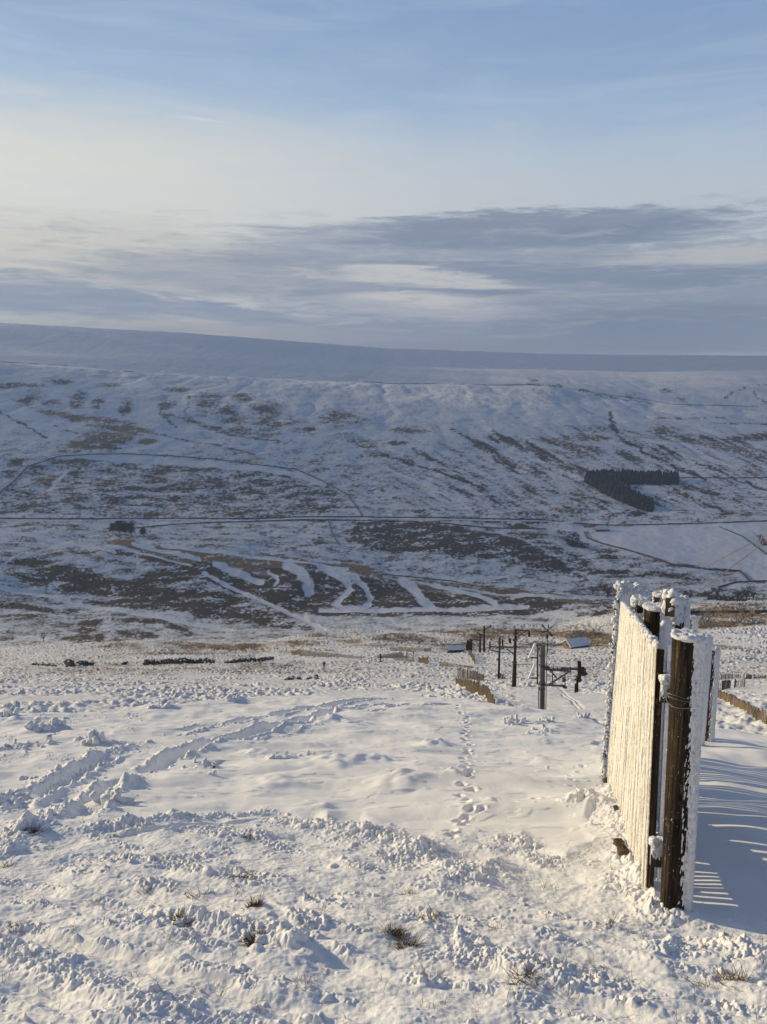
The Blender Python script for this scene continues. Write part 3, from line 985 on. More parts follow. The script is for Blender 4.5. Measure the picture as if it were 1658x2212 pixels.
def slat_panel(a_top, a_bot, b_top, b_bot, n, seed, gap_every=2, jag=.0):
    """upright boards, each with its own thickness and rough rime, one mesh"""
    rs = np.random.RandomState(seed)
    A = np.linspace(0, 1, n + 1)
    vs, fs = [], []
    nzr, nw = 110, 6
    for i in range(n):
        s0, s1 = A[i], A[i + 1]
        wide = rs.rand() < .8
        g = (.36 if wide else .03) * (s1 - s0)
        s1 -= g * (.6 + .8 * rs.rand())
        off = .0015 * rs.randn() + (.005 if i % 2 else 0)
        dz = .008 * rs.randn()
        th = .030
        # cross-section loop: front (nw points) then back
        f = np.linspace(0, 1, nw)
        ss = np.concatenate([s0 + (s1 - s0) * f, (s0 + (s1 - s0) * f)[::-1]])
        side = np.concatenate([np.ones(nw), -np.ones(nw)])
        round_ = np.concatenate([np.sin(f * np.pi) ** .5, np.sin(f * np.pi) ** .5])
        k = np.linspace(0, 1, nzr)
        K, S_ = np.meshgrid(k, ss, indexing='ij')
        SD = np.broadcast_to(side, K.shape)
        RO = np.broadcast_to(round_, K.shape)
        rough = .006 * perlin(S_ * 130 + seed, K * 9, seed + 1) + .005 * perlin(S_ * 320, K * 60, seed + 2)
        t_ = (off + SD * (th * .5 + .006 * RO) + rough * (SD > 0) + .6 * rough * (SD < 0))
        bt = np.array(a_bot)[None, None] * (1 - S_[..., None]) + np.array(b_bot)[None, None] * S_[..., None]
        tp = np.array(a_top)[None, None] * (1 - S_[..., None]) + np.array(b_top)[None, None] * S_[..., None]
        P = bt * (1 - K[..., None]) + tp * K[..., None]
        P[..., 0] += px_ * t_
        P[..., 1] += py_ * t_
        P[..., 2] += dz * K + .012 * (K > .985) * RO + .012 * perlin(S_ * 120, K * 0 + 3, seed + 4) * (K > .97)
        b = len(vs)
        m = 2 * nw
        vs += [tuple(p) for p in P.reshape(-1, 3)]
        for r_ in range(nzr - 1):
            for c in range(m):
                c2 = (c + 1) % m
                fs.append((b + r_ * m + c, b + r_ * m + c2, b + (r_ + 1) * m + c2, b + (r_ + 1) * m + c))
        fs.append(tuple(b + (nzr - 1) * m + c for c in range(m)))
        fs.append(tuple(b + c for c in range(m - 1, -1, -1)))
    return vs, fs


mb = MB()
mb.v, mb.f = slat_panel(n_top, n_bot - Vector((0, 0, .10)), f_top, f_bot - Vector((0, 0, .25)), 38, 301)
mb.build('slat_panel', M['slat'], fence, True)
# raw edge board that closes the near end of the panel
eb = MB()
for k in range(1):
    b0 = n_bot + Vector((-tx * .018 - px_ * .012, -ty * .018 - py_ * .012, -.05))
    b1 = n_top + Vector((-tx * .018 - px_ * .012, -ty * .018 - py_ * .012, -.01))
    eb.beam(b0, b1, .05, .02, up=(tx, ty, 0))
eb.build('end_board', M['post'], fence)
# its frosted back
ribs = MB()
zs = np.linspace(0, 1, 140)
ss = np.linspace(0, 1, 12)
K, S_ = np.meshgrid(zs, ss, indexing='ij')
b_, t_ = np.array(n_bot), np.array(n_top)
P = b_[None, None] * (1 - K[..., None]) + t_[None, None] * K[..., None]
ang_ = S_ * np.pi
rr = (.034 + .012 * perlin(S_ * 3, K * 20, 320) + .01 * perlin(S_ * 8, K * 60, 321)) * (.6 + .4 * np.sin(K * np.pi) ** .3)
grid_object('rime_ridge', P[..., 0] - px_ * (.06 + rr * np.sin(ang_)) + tx * (rr * np.cos(ang_) + .015), P[..., 1] - py_ * (.06 + rr * np.sin(ang_)) + ty * (rr * np.cos(ang_) + .015), P[..., 2] + .01, M['rime'], None, fence)

# second panel beyond the first, set a hand to the left
g_top, g_bot = pt(1338, 1278, 10.15), pt(1306, 1668, 10.15)
h_top, h_bot = pt(1394, 1284, 12.2), pt(1372, 1600, 12.2)
mb = MB()
mb.v, mb.f = slat_panel(g_top, g_bot - Vector((0, 0, .25)), h_top, h_bot - Vector((0, 0, .3)), 14, 302)
mb.build('slat_panel', M['rime'], fence, True)
eb = MB()
eb.beam(g_bot + Vector((-.02, -.02, -.15)), g_top + Vector((-.02, -.02, -.01)), .05, .03, up=(tx, ty, 0))
eb.build('end_board', M['wood'], fence)
sr = []
for i in range(320):
    q = g_bot.lerp(g_top, i / 319) + Vector((-.022 + .02 * rs.randn(), -.045 + .012 * rs.randn(), .02 * rs.randn()))
    sr.append((q, .010 + .022 * rs.rand() ** 2))
END_RIME = sr


def rime_lump(name, pts, parent, seed, n=34):
    """a crest of feathered rime: overlapping knobs along a line, as one skin"""
    mb = MB()
    rs = np.random.RandomState(seed)
    for (p, r) in pts:
        th = np.linspace(0, 2 * np.pi, 15)[:-1]
        ph = np.linspace(-np.pi / 2, np.pi / 2, 9)
        vs, fs = [], []
        for a in ph:
            for b in th:
                d = Vector((math.cos(a) * math.cos(b), math.cos(a) * math.sin(b), math.sin(a)))
                q = r * (1 + .22 * rs.randn() * math.cos(a))
                vs.append(Vector(p) + d * q)
        m = len(th)
        for i in range(len(ph) - 1):
            for j in range(m):
                fs.append((i * m + j, i * m + (j + 1) % m, (i + 1) * m + (j + 1) % m, (i + 1) * m + j))
        mb.solid(vs, fs)
    return mb.build(name, M['rime'], parent, True)


rime_lump('rime_ridge', END_RIME, fence, 8)
crest = []
for i in range(130):
    q = rs.rand()
    p = g_top.lerp(h_top, q) + Vector((.03 * rs.randn(), .03 * rs.randn(), (.05 + .09 * abs(math.sin(q * 6 + .6))) * rs.rand()))
    crest.append((p, .022 + .022 * rs.rand()))
rime_lump('rime_crest', crest, fence, 9)
teeth = []
for i in range(120):
    s = (i + .5) / 120
    p = n_top.lerp(f_top, s) + Vector((px_ * .02 * rs.randn() * .5, py_ * .01, .004 + .008 * rs.rand()))
    teeth.append((p, .012 + .012 * rs.rand()))
rime_lump('rime_crest', teeth, fence, 10)

# posts of this line
postA = rimed_post(fence, 'post', pt(1466, 1985, 5.06), 0, .095, .0, WIND, 400) if False else None


def put_post(u_top, v_top, u_bot, y, r, cut, seed, bury=.35, parent=fence, name='post', **kw):
    top = pt(u_top, v_top, y)
    g = drop(top.x, y, [near_ground]) or Vector((top.x, y, -H0 - SL * y))
    d = y * CP - g.z * SP
    bx = (u_bot - CU) / F * d
    base = Vector((bx, y, g.z - bury))
    h = top.z - base.z
    lean = (top.x - bx, 0)
    return rimed_post(parent, name, base, h, r, cut, WIND, seed, lean=lean, **kw), g


put_post(1486, 1374, 1460, 5.06, .098, -.28, 410, thick=.028, top=.018)
put_post(1417, 1312, 1408, 7.4, .112, -.62, 420, thick=.033, patch=(math.radians(235), .75, 1.9, 2.85))
put_post(1384, 1294, 1374, 9.35, .098, -1.0, 430, thick=.033, patch=(math.radians(250), .5, 2.72, 2.82))
put_post(1430, 1285, 1424, 9.0, .095, -.8, 440, thick=.034, patch=(math.radians(240), .45, 2.6, 2.75))
# rails that carry the slats: two battens run along the back of the panel, their ends sawn off by the near post
for (u, v, hgt, wdt) in ((1444, 1493, .165, .10), (1423, 1845, .185, .105)):
    p = pt(u, v, 5.18)
    q = p + ((f_top if v < 1600 else f_bot) - (n_top if v < 1600 else n_bot)) * .97 + Vector((.05, 0, 0))
    r_ = MB().beam(p, q, wdt, hgt, up=(0, 0, 1)).build('rail', M['wood'], fence)
    # frost on the sawn end
    ny2, nx2 = 26, 18
    a, b = np.meshgrid(np.linspace(-.5, .5, nx2), np.linspace(-.5, .5, ny2))
    edge = np.minimum(.5 - abs(a), .5 - abs(b))
    dep = .018 * sstep(0, .12, edge) * (.6 + .8 * (perlin(a * 9, b * 14, int(v)) + .3)) - .004
    grid_object('rime_crust', p.x + a * wdt * 1.04 * (-px_) - tx * dep, p.y + a * wdt * 1.04 * (-py_) - ty * dep, p.z + b * hgt * 1.04, M['rime'], None, r_)
    cap = []
    for i in range(260):
        s = (i / 259) ** 1.5
        cap.append((p.lerp(q, s * .5) + Vector((rs.uniform(-.4, .4) * wdt, 0, hgt * .5)), .018 + .02 * rs.rand()))
    rime_lump('snow_strip', cap, r_, int(v))
wr = MB()
for dz, tilt in ((0, .012), (.018, .006), (.062, -.01)):
    c = pt(1475, 1497 + dz * 300, 5.06)
    ring = [(c.x + .104 * math.cos(a), 5.06 + .104 * math.sin(a), c.z + tilt * math.sin(2 * a)) for a in np.linspace(0, 2 * PI, 33)]
    wr.tube(ring, .0035, 5, False)
wr.build('wire_tie', M['wire'], fence)
br = MB()
b_ = pt(1452, 1305, 7.8)
br.beam(pt(1448, 1312, 6.6), pt(1475, 1310, 11.2), .08, .16)
rb = br.build('rail', M['wood'], fence)
rime_lump('rime_crust', [(pt(1448, 1312, 6.6).lerp(pt(1475, 1310, 11.2), i / 110) + Vector((rs.randn() * .03, 0, rs.randn() * .06)), .03 + .03 * rs.rand()) for i in range(110)], rb, 77)

# the other posts stand apart in the lee
PG = 'frosted posts standing behind the fence'
for (ut, vt, ub, y, r, cut, seed, lab, patch) in (
        (1474, 1303, 1470, 11.4, .095, -.55, 450, 'frosted post with bare brown wood just above the nearest fence post', (math.radians(250), .5, 1.7, 2.5)),
        (1495, 1334, 1490, 14.0, .085, -.75, 460, 'short-looking frosted post end peeping out right of a taller frosted post', None),
        (1527, 1376, 1508, 13.2, .085, -1.0, 470, 'white frosted post hard against the right side of the nearest dark post', None),
        (1543, 1401, 1530, 13.6, .085, -.7, 480, 'lower white frosted post at the right end of the group, dark at its left edge', (math.radians(215), .4, .3, 1.9))):
    o, g = put_post(ut, vt, ub, y, r, cut, seed, parent=None, name='frosted_post', thick=.03, patch=patch)
    tag(o, lab, 'post', PG)


# ------------------------------------------------------------------ rime-crusted plants, grass and stones on the near snow
def stalks(name, p, n, spread, hmin, hmax, r, mat, seed, lean=.5, knob=True):
    rs = np.random.RandomState(seed)
    mb = MB()
    for i in range(n):
        a, q = rs.rand() * 2 * PI, spread * math.sqrt(rs.rand())
        b = Vector((q * math.cos(a), q * math.sin(a) * .8, -.05))
        h = hmin + (hmax - hmin) * rs.rand()
        d = Vector((rs.randn() * lean * h, rs.randn() * lean * h, h))
        m = b + d * .5 + Vector((rs.randn(), rs.randn(), 0)) * h * .08
        e = b + d
        rr = r * (.7 + .6 * rs.rand())
        if knob:
            mb.tube([b, m, e, e + d * .08], [rr * 1.1, rr * (.8 + .6 * rs.rand()), rr * (1 + .5 * rs.rand()), rr * .3], 7)
        else:
            mb.tube([b, m, e], [rr, rr * .7, rr * .15], 4)
    if knob:
        th = np.linspace(0, 2 * np.pi, 19)[:-1]
        vs, fs = [], []
        R0 = spread * 1.15 + r * 1.6
        for k, q in enumerate((1.0, .75, .45, .05)):
            for a in th:
                w_ = 1 + .2 * rs.randn()
                vs.append((R0 * q * math.cos(a) * w_, R0 * .8 * q * math.sin(a) * w_, -.06 + hmax * .42 * (1 - q ** 2) * (1 + .2 * rs.randn())))
        for k in range(3):
            for j in range(18):
                fs.append((k * 18 + j, k * 18 + (j + 1) % 18, (k + 1) * 18 + (j + 1) % 18, (k + 1) * 18 + j))
        mb.solid(vs, fs)
    o = mb.build(name, mat, None, knob)
    o.location = p
    return o


RT = 'rime-crusted plants on the drift'
RIME_SPOTS = [
    (502, 1512, 16, .22, .1, .30, .05, 'largest white rime-crusted clump on the brow of the drift left of the ruts'),
    (345, 1527, 26, .5, .06, .2, .04, 'wide low clump of rime-crusted stalks left of the clump on the brow'),
    (205, 1604, 16, .25, .1, .3, .045, 'knobbly rime-crusted tussock above the left-hand ploughed track'),
    (100, 1570, 26, .45, .08, .28, .045, 'broad heap of rime-crusted stalks near the left edge of the drift'),
    (22, 1548, 14, .3, .1, .32, .04, 'tall rime-crusted stalks at the very left edge of the drift'),
    (430, 1652, 16, .35, .05, .16, .03, 'small spiky row of rime-crusted stalks in the middle of the drift'),
    (455, 1672, 4, .08, .08, .18, .03, 'lone rime-crusted stub right below the spiky row of stalks'),
    (235, 1727, 12, .22, .06, .2, .035, 'rime-crusted tussock at the head of the small snow ramp'),
    (1112, 1560, 26, .38, .06, .2, .03, 'left one of the rime-crusted heather sprigs in front of the lift tower'),
    (1180, 1558, 14, .25, .06, .22, .028, 'middle one of the rime-crusted heather sprigs below the lift tower'),
    (1256, 1550, 16, .25, .08, .24, .028, 'rime-crusted heather sprig nearest to the tall fence'),
    (1160, 1584, 18, .4, .04, .16, .026, 'lowest scatter of rime-crusted heather sprigs on the smooth drift'),
    (1185, 1662, 1, .01, .12, .14, .022, 'single upright rimed stub on the smooth snow left of the fence'),
    (610, 1640, 16, .35, .03, .1, .026, 'low broken rime crust in the middle of the drift below the ruts'),
    (655, 1632, 12, .25, .03, .1, .026, 'second low broken rime crust, to the right of the first'),
    (60, 1615, 20, .6, .05, .14, .03, 'row of rime-crusted grass under the broad heap at the left edge'),
    (40, 1725, 18, .2, .05, .16, .04, 'lumpy rimed tussock with dark gaps at the left edge above the brown grass'),
]
for i, (u, v, n, sp, h0, h1, r, lab) in enumerate(RIME_SPOTS):
    p = gfore(u, v)
    if p is None:
        p = gfore(u, v + 10)
    tag(stalks('rimed_plant', p, max(1, int(n * .7)), sp * .8, h0 * .8, h1 * .8, r * 1.15, M['rime'], 500 + i, .3), lab, 'plant', RT)

GT = 'dead grass tufts poking through the snow'
GRASS = [  # u, v, blades, spread, hmin, hmax, lean, label
    (550, 1958, 110, .05, .03, .09, .5, 'upright dark brown grass tuft in the trampled snow, above the matted round tuft'),
    (404, 1985, 150, .075, .015, .05, 1.2, 'flattened dark grass tuft left of the upright brown tuft'),
    (553, 2027, 110, .05, .015, .05, 1.1, 'small matted round grass tuft directly under the upright tuft'),
    (852, 2018, 150, .06, .03, .08, .7, 'dense reddish brown grass tuft, upper one of the pair at bottom centre'),
    (878, 2046, 130, .06, .02, .06, 1.0, 'sprawling olive grass tuft, lower one of the pair at bottom centre'),
    (64, 1795, 130, .09, .02, .06, 1.0, 'brown grass tuft at the far left under the ploughed snow'),
    (15, 1874, 50, .04, .02, .06, .7, 'little grass tuft at the left edge of the snow'),
    (528, 1812, 80, .07, .015, .05, 1.0, 'grass tuft half buried under the long ridge of snow clods'),
    (428, 1930, 26, .10, .02, .07, .6, 'thin grass blades right of a bare lane in the snow'),
    (319, 1925, 36, .045, .03, .08, .6, 'small spray of fine grass in the left part of the trampled snow'),
    (520, 1897, 60, .10, .01, .04, 1.2, 'low dark line of grass above the upright brown tuft'),
    (935, 1985, 44, .11, .04, .09, .5, 'sparse upright blades right of the centre of the trampled snow'),
    (1066, 2005, 14, .06, .04, .09, .5, 'pair of thin blades below the footpath in the trampled snow'),
    (1160, 2106, 120, .16, .01, .05, 1.3, 'long dark strip of flattened grass below the fence end'),
    (1590, 2118, 60, .10, .02, .07, .8, 'dark grass at the lower right corner of the snow'),
    (1555, 2130, 50, .12, .01, .04, 1.1, 'thin flattened grass left of the lower right corner tuft'),
    (1315, 1998, 40, .05, .01, .04, 1.1, 'dark grass scrap in front of the dark fence post'),
    (890, 1935, 50, .10, .01, .04, 1.2, 'dark grass scrap in the trampled snow under the paw prints'),
    (1168, 1925, 3, .02, .08, .14, 1.0, 'single bent dark stalk left of the fence foot'),
    (38, 2008, 60, .1, .01, .04, 1.2, 'grass scrap low on the left edge of the picture'),
    (365, 2030, 14, .06, .03, .08, .7, 'a few thin blades in the lower left snow'),
    (1430, 1835, 0, 0, 0, 0, 0, ''),
]
for i, (u, v, n, sp, h0, h1, ln, lab) in enumerate(GRASS):
    if n:
        p = gfore(u, v) + Vector((0, 0, .012))
        tag(stalks('grass_tuft', p, int(n * 1.5), sp * .85, h0 * .65 + .03, h1 * .65 + .035, .0024, M['straw' if n < 61 else 'grass'], 600 + i, ln, False), lab, 'grass', GT)


# loose bents and stems of last year's grass, past counting
rs = np.random.RandomState(77)
mb = MB()
got = 0
while got < 330:
    u, v = rs.uniform(0, 1658), rs.uniform(1800, 2200)
    if perlin(np.array([u / 90]), np.array([v / 40]), 64)[0] < .12 or (u > 1440 and v < 2010):
        continue
    x, y = fore_xy(u, v)
    p = drop(x, y, [near_ground])
    got += 1
    if p is None:
        continue
    for k in range(rs.randint(1, 5)):
        h = .02 + .07 * rs.rand() ** 2
        b = p + Vector((rs.randn() * .015, rs.randn() * .015, -.015))
        d = Vector((rs.randn() * .6 + .2, rs.randn() * .4, .9)).normalized() * (h + .015)
        mb.tube([b, b + d * .6 + Vector((0, 0, .004)), b + d + Vector((d.x * .3, d.y * .3, -.3 * abs(d.x)))], [.0016, .0013, .0005], 3, False)
tag(mb.build('dead_stems', M['straw']), 'loose dead grass stems scattered over the trampled snow', 'grass', None, 'stuff')


def stone_mesh(mb, c, r, rs, flat=.6):
    th = np.linspace(0, 2 * np.pi, 9)[:-1]
    ph = np.linspace(-np.pi / 2, np.pi / 2, 6)
    sx, sy, sz = r * (.8 + .5 * rs.rand()), r * (.7 + .4 * rs.rand()), r * flat * (.7 + .5 * rs.rand())
    vs, fs = [], []
    for a in ph:
        for b in th:
            q = 1 + .12 * rs.randn()
            x, y, z = [math.copysign(abs(w) ** .6, w) * q for w in (math.cos(a) * math.cos(b), math.cos(a) * math.sin(b), math.sin(a))]
            vs.append((c[0] + x * sx, c[1] + y * sy, c[2] + z * sz))
    m = 8
    for i in range(5):
        for j in range(m):
            fs.append((i * m + j, i * m + (j + 1) % m, (i + 1) * m + (j + 1) % m, (i + 1) * m + j))
    mb.solid(vs, fs)


rs = np.random.RandomState(31)
for u, v, r, lab in ((1345, 1842, .055, 'brown broken stone against the foot of the fence, lower of two'), (1336, 1824, .045, 'brown flat stone against the foot of the fence, upper of two'),
                     (1330, 1748, .035, 'small dark stone by the clumpy snow mound at the fence'), (1312, 1690, .06, 'dark stone at the far foot of the fence')):
    p = gfore(u, v)
    mb = MB()
    stone_mesh(mb, (0, 0, .02), r, rs)
    o = mb.build('stone', M['wood'] if u > 1333 else M['rubble'], None)
    o.location = p
    tag(o, lab, 'stone')


# ------------------------------------------------------------------ paling fences
def paling_fence(pts, mat, label, every=2.4, spacing=.11, w=.05, group=None, post_mat=None, lift=0.0, open_=False):
    """pts: (u, v of the top, v of the foot); pales, wires and posts in the ground"""
    P = []
    for u, vt, vb in pts:
        p = gmid(u, vb)
        P.append((p, size_at(p, max(3.0, vb - vt))))
    root = empty('paling_fence', P[0][0], label, 'fence', group)
    o0 = P[0][0]
    mb, wires, posts = MB(), MB(), []
    rs = np.random.RandomState(int(pts[0][0] * 7) % 9999)
    nextpost, run = 0.0, 0.0
    lines = [[], []]
    for (p, h), (q, g) in zip(P[:-1], P[1:]):
        L = (q - p).length
        n = max(2, int(L / spacing))
        for i in range(n):
            s = i / n
            c = p.lerp(q, s)
            gz = drop(c.x, c.y, [hill])
            if gz is not None and abs(gz.z - c.z) < 2:
                c = Vector((c.x, c.y, gz.z * .6 + c.z * .4))
            hh = h + (g - h) * s
            d = (q - p).normalized()
            c = c - o0
            tl = rs.randn() * .02
            k = hh * (1 + .06 * rs.randn())
            if not (open_ and rs.rand() < .35):
                mb.beam(c + Vector((0, 0, -.1)), c + Vector((d.x * tl, d.y * tl, k)), w * (.8 + .4 * rs.rand()), .02, up=(d.y, -d.x, 0), w2=w * .7)
            for j, f in enumerate((.3, .8)):
                lines[j].append(c + Vector((0, 0, hh * f)))
            if run >= nextpost:
                posts.append((c + Vector((-d.y * .04, d.x * .04, 0)), hh))
                nextpost += every
            run += L / n
    posts.append((P[-1][0] - o0, P[-1][1]))
    mb.build('palings', mat, root)
    for l in lines:
        wires.tube(l[::3] + [l[-1]], .008, 4)
    wires.build('wire', M['wire'], root)
    for c, hh in posts:
        MB().tube([c + Vector((0, 0, -.3)), c + Vector((0, 0, hh * 1.12))], [.045, .04], 7).build('post', post_mat or mat, root)
    return root


def Q1(cx, cy):
    return 932.7 + cx * .23163, 1327.7 + cy * .23163


def Q2(cx, cy):
    return 603.5 + cx * .23163, 1360.6 + cy * .23163


def Q3(cx, cy):
    return 54.86 + cx * .364, 1360.6 + cy * .364


def Q4(cx, cy):
    return 1453.9 + cx * .124, 1316.7 + cy * .124


def FP(Q, *p):
    return [(Q(a, t)[0], Q(a, t)[1], Q(a, b)[1]) for a, t, b in p]


paling_fence(FP(Q1, (225, 585, 660), (320, 600, 680), (375, 612, 735), (505, 655, 752), (540, 700, 830), (585, 790, 852)), M['pale'],
             'tan paling fence with a stepped foot, bending down beside the trodden tow corridor')
paling_fence(FP(Q1, (243, 500, 590), (320, 505, 600), (400, 520, 610), (485, 560, 622)), M['palegrey'], 'grey half-buried paling fence just behind the stepped tan one', open_=True)
paling_fence(FP(Q1, (75, 433, 480), (180, 452, 486), (300, 470, 492), (388, 480, 502)), M['pale'], 'low paling fence running from the wooden corridor towards the hut')
paling_fence(FP(Q1, (345, 322, 365), (372, 348, 400), (396, 385, 440), (404, 420, 462)), M['pale'], 'bright tan paling fence curving down beside the black hut')
paling_fence(FP(Q2, (115, 195, 230), (200, 178, 238), (400, 207, 250), (600, 228, 258), (795, 246, 263)), M['pale'], 'long brown paling fence on the mid slope above the nearer skier')
paling_fence(FP(Q2, (1070, 235, 275), (1160, 240, 285), (1250, 248, 296), (1258, 250, 298)), M['pale'], 'left half of the brown paling fence below the pale netting')
paling_fence(FP(Q2, (1298, 252, 302), (1350, 255, 310), (1392, 258, 316)), M['pale'], 'short right half of the brown paling fence below the pale netting')
paling_fence(FP(Q2, (912, 232, 262), (1000, 224, 262), (1075, 210, 258), (1160, 215, 242)), M['netting'], 'pale snow-covered paling roll beside the standing skier', spacing=.07, w=.08)
paling_fence(FP(Q2, (1035, 160, 194), (1150, 160, 198), (1277, 165, 210)), M['pale'], 'brown paling fence behind the two skiers in green')
paling_fence(FP(Q2, (1283, 165, 200), (1350, 165, 198), (1418, 165, 198)), M['palegrey'], 'grey paling fence that carries on right behind the two skiers in green')
paling_fence(FP(Q2, (0, 192, 215), (60, 193, 215), (112, 195, 216)), M['palegrey'], 'thin grey fence ending at the long brown paling fence', open_=True, spacing=.25)
paling_fence(FP(Q3, (1230, 162, 168), (1300, 150, 167), (1362, 140, 166)), M['palegrey'], 'short rising grey fence right of the ruined walls', spacing=.2)
paling_fence(FP(Q4, (690, 1350, 1490), (780, 1390, 1515), (900, 1440, 1590), (1000, 1490, 1640), (1250, 1610, 1755), (1400, 1690, 1860), (1440, 1712, 1900), (1560, 1730, 1960), (1700, 1750, 2030)),
             M['pale'], 'long tan paling fence running down to the right edge behind the rimed posts', w=.06, spacing=.085)
paling_fence(FP(Q4, (725, 1290, 1420), (850, 1255, 1410), (1000, 1222, 1372), (1245, 1205, 1345)), M['palegrey'], 'open dark paling fence with frosted gaps above the long tan one', spacing=.16, open_=True, every=1.3, post_mat=M['tar'])
paling_fence(FP(Q4, (775, 1150, 1235), (890, 1120, 1215), (1060, 1120, 1200), (1240, 1140, 1195)), M['palegrey'], 'low dark paling fence, upper left one behind the rimed posts', spacing=.2, every=1.6, post_mat=M['tar'])
paling_fence(FP(Q4, (1283, 1130, 1205), (1380, 1125, 1200), (1490, 1128, 1200)), M['palegrey'], 'short frosted dark fence piece next to the upper left one', spacing=.2, every=1.6, post_mat=M['tar'])
paling_fence(FP(Q4, (1508, 1140, 1205), (1600, 1138, 1202), (1720, 1135, 1200)), M['palegrey'], 'dark fence piece that reaches the right edge of the picture', spacing=.2, every=1.6, post_mat=M['tar'])
paling_fence(FP(Q4, (640, 605, 652), (900, 612, 665), (1180, 638, 688)), M['pale'], 'far tan paling fence on the snow hump at the right')


# ------------------------------------------------------------------ ski tow: towers, poles, mill, huts
def at_depth(u, v, p):
    """the point on the sight line (u, v) at the same distance ahead as p"""
    return pt(u, v, p.y)


def rel_(root, u, v, dy=0.0):
    q = pt(u, v, root.location.y + dy)
    return q - root.location


def tower_root(cx, cy, label, cat='tow pole', name='tow_pole', group='poles of the ski tow'):
    p = gmid(*Q1(cx, cy))
    return empty(name, p, label, cat, group)


def bar(root, name, a, b, w, mat, dy=0.0, round_=False, parent=None, w2=None):
    A, B = rel_(root, *Q1(*a), dy), rel_(root, *Q1(*b), dy)
    m = MB()
    if round_:
        m.tube([A, B], [w / 2, (w2 or w) / 2], 10)
    else:
        m.beam(A, B, w, w, up=(0, 1, 0))
    o = m.build(name, mat, parent or root)
    return o


# the big drive tower, its foot hidden by the drift
p0 = hit(*Q1(1030, 935), [hill])
tw = empty('lift_tower', p0, 'thick grey steel lift tower with a long arm and frosted ladder, largest of the tow', 'lift tower')
bar(tw, 'shaft', (1031, 960), (1036, 287), .23, M['tower'], round_=True)
bar(tw, 'shaft_cap', (1036, 290), (1036, 280), .25, M['tower'], round_=True)
for cy, hh in ((382, 8), (474, 10), (640, 12), (692, 12)):
    bar(tw, 'band', (1032, cy + hh), (1032, cy - hh), .27, M['steel'], round_=True)
for dx in (0, 14):
    bar(tw, 'ladder_stile', (985 + dx * .3, 650), (988 + dx * .3, 285), .05, M['steel'], dy=-.1 + dx * .02)
bar(tw, 'cable_conduit', (997, 890), (1000, 640), .04, M['steel'], -.2, True)
bar(tw, 'cable_conduit', (1066, 890), (1078, 320), .035, M['steel'], -.1, True)
bar(tw, 'frosted_strut', (968, 267), (910, 402), .08, M['whitepaint'], -.15)
bar(tw, 'frosted_strut', (964, 460), (906, 600), .08, M['whitepaint'], -.15)
bar(tw, 'step_bar', (908, 402), (985, 402), .05, M['steel'], -.1)
bar(tw, 'step_bar', (906, 592), (985, 592), .05, M['steel'], -.1)
bar(tw, 'step_bar', (960, 285), (1020, 285), .05, M['steel'], -.1)
bar(tw, 'arm', (1050, 492), (1365, 508), .09, M['steel'])
bar(tw, 'arm', (1060, 510), (1280, 525), .07, M['steel'], -.25)
bar(tw, 'brace', (1085, 660), (1300, 520), .055, M['steel'])
bar(tw, 'brace', (1100, 515), (1165, 585), .06, M['steel'], .2)
bar(tw, 'walkway_beam', (1040, 655), (1245, 665), .065, M['steel'])
bar(tw, 'hanger', (1130, 520), (1128, 665), .05, M['steel'], 0, True)
bar(tw, 'hanger', (1245, 520), (1245, 690), .05, M['steel'], 0, True)
bar(tw, 'foot_plate', (1225, 672), (1262, 680), .09, M['steel'])
for x in (1105, 1140, 1175):
    bar(tw, 'rime_lump', (x, 486), (x + 28, 484), .12, M['whitepaint'])
bar(tw, 'sheave_frame', (1378, 625), (1378, 435), .14, M['tar'])
bar(tw, 'sheave_frame', (1358, 720), (1360, 575), .09, M['tar'])
bar(tw, 'sheave_frame', (1342, 725), (1344, 645), .08, M['tar'])
bar(tw, 'motor_block', (1400, 500), (1420, 565), .16, M['steel'])
bar(tw, 'axle', (1330, 607), (1405, 610), .06, M['steel'], 0, True)
bar(tw, 'axle', (1395, 548), (1452, 552), .12, M['steel'], 0, True)
bar(tw, 'spike', (1296, 485), (1296, 535), .05, M['steel'], 0, True)
for (cx, cy, r) in ((1410, 520, .16), (1425, 545, .12)):
    c = rel_(tw, *Q1(cx, cy), -.1)
    MB().tube([c - Vector((.03, .02, 0)), c + Vector((.03, .02, 0))], r, 16).build('pulley', M['tar'], tw)

r1 = tower_root(768, 672, 'tall tarred tow pole, thicker in its lower half, with a crooked arm at its top')
bar(r1, 'shaft', (768, 690), (776, 460), .44, M['tar'], round_=True, w2=.36)
bar(r1, 'shaft', (776, 470), (784, 135), .28, M['tar'], round_=True, w2=.22)
for cy in (180, 235, 445, 300):
    bar(r1, 'band', (775 + (445 - cy) * .03, cy + 6), (775 + (445 - cy) * .03, cy - 6), .46, M['steel'], round_=True)
bar(r1, 'arm', (785, 143), (915, 150), .11, M['steel'])
bar(r1, 'brace', (790, 215), (885, 150), .09, M['steel'])
bar(r1, 'hanger', (908, 148), (910, 207), .16, M['tar'])
bar(r1, 'arm', (640, 302), (775, 306), .10, M['steel'])
bar(r1, 'brace', (700, 318), (772, 375), .09, M['steel'])
bar(r1, 'sheave_frame', (730, 225), (732, 262), .20, M['tar'])
r2 = tower_root(626, 588, 'slim dark tow pole with a cross-arm at mid height, left of the tall tarred one')
bar(r2, 'shaft', (626, 600), (637, 216), .36, M['tar'], round_=True, w2=.28)
bar(r2, 'arm', (542, 296), (665, 304), .13, M['steel'])
bar(r2, 'sheave_frame', (545, 252), (545, 325), .2, M['tar'])
bar(r2, 'sheave_frame', (662, 232), (664, 322), .2, M['tar'])
bar(r2, 'brace', (560, 330), (632, 350), .14, M['steel'])
bar(r2, 'band', (632, 270), (632, 258), .5, M['steel'], round_=True)
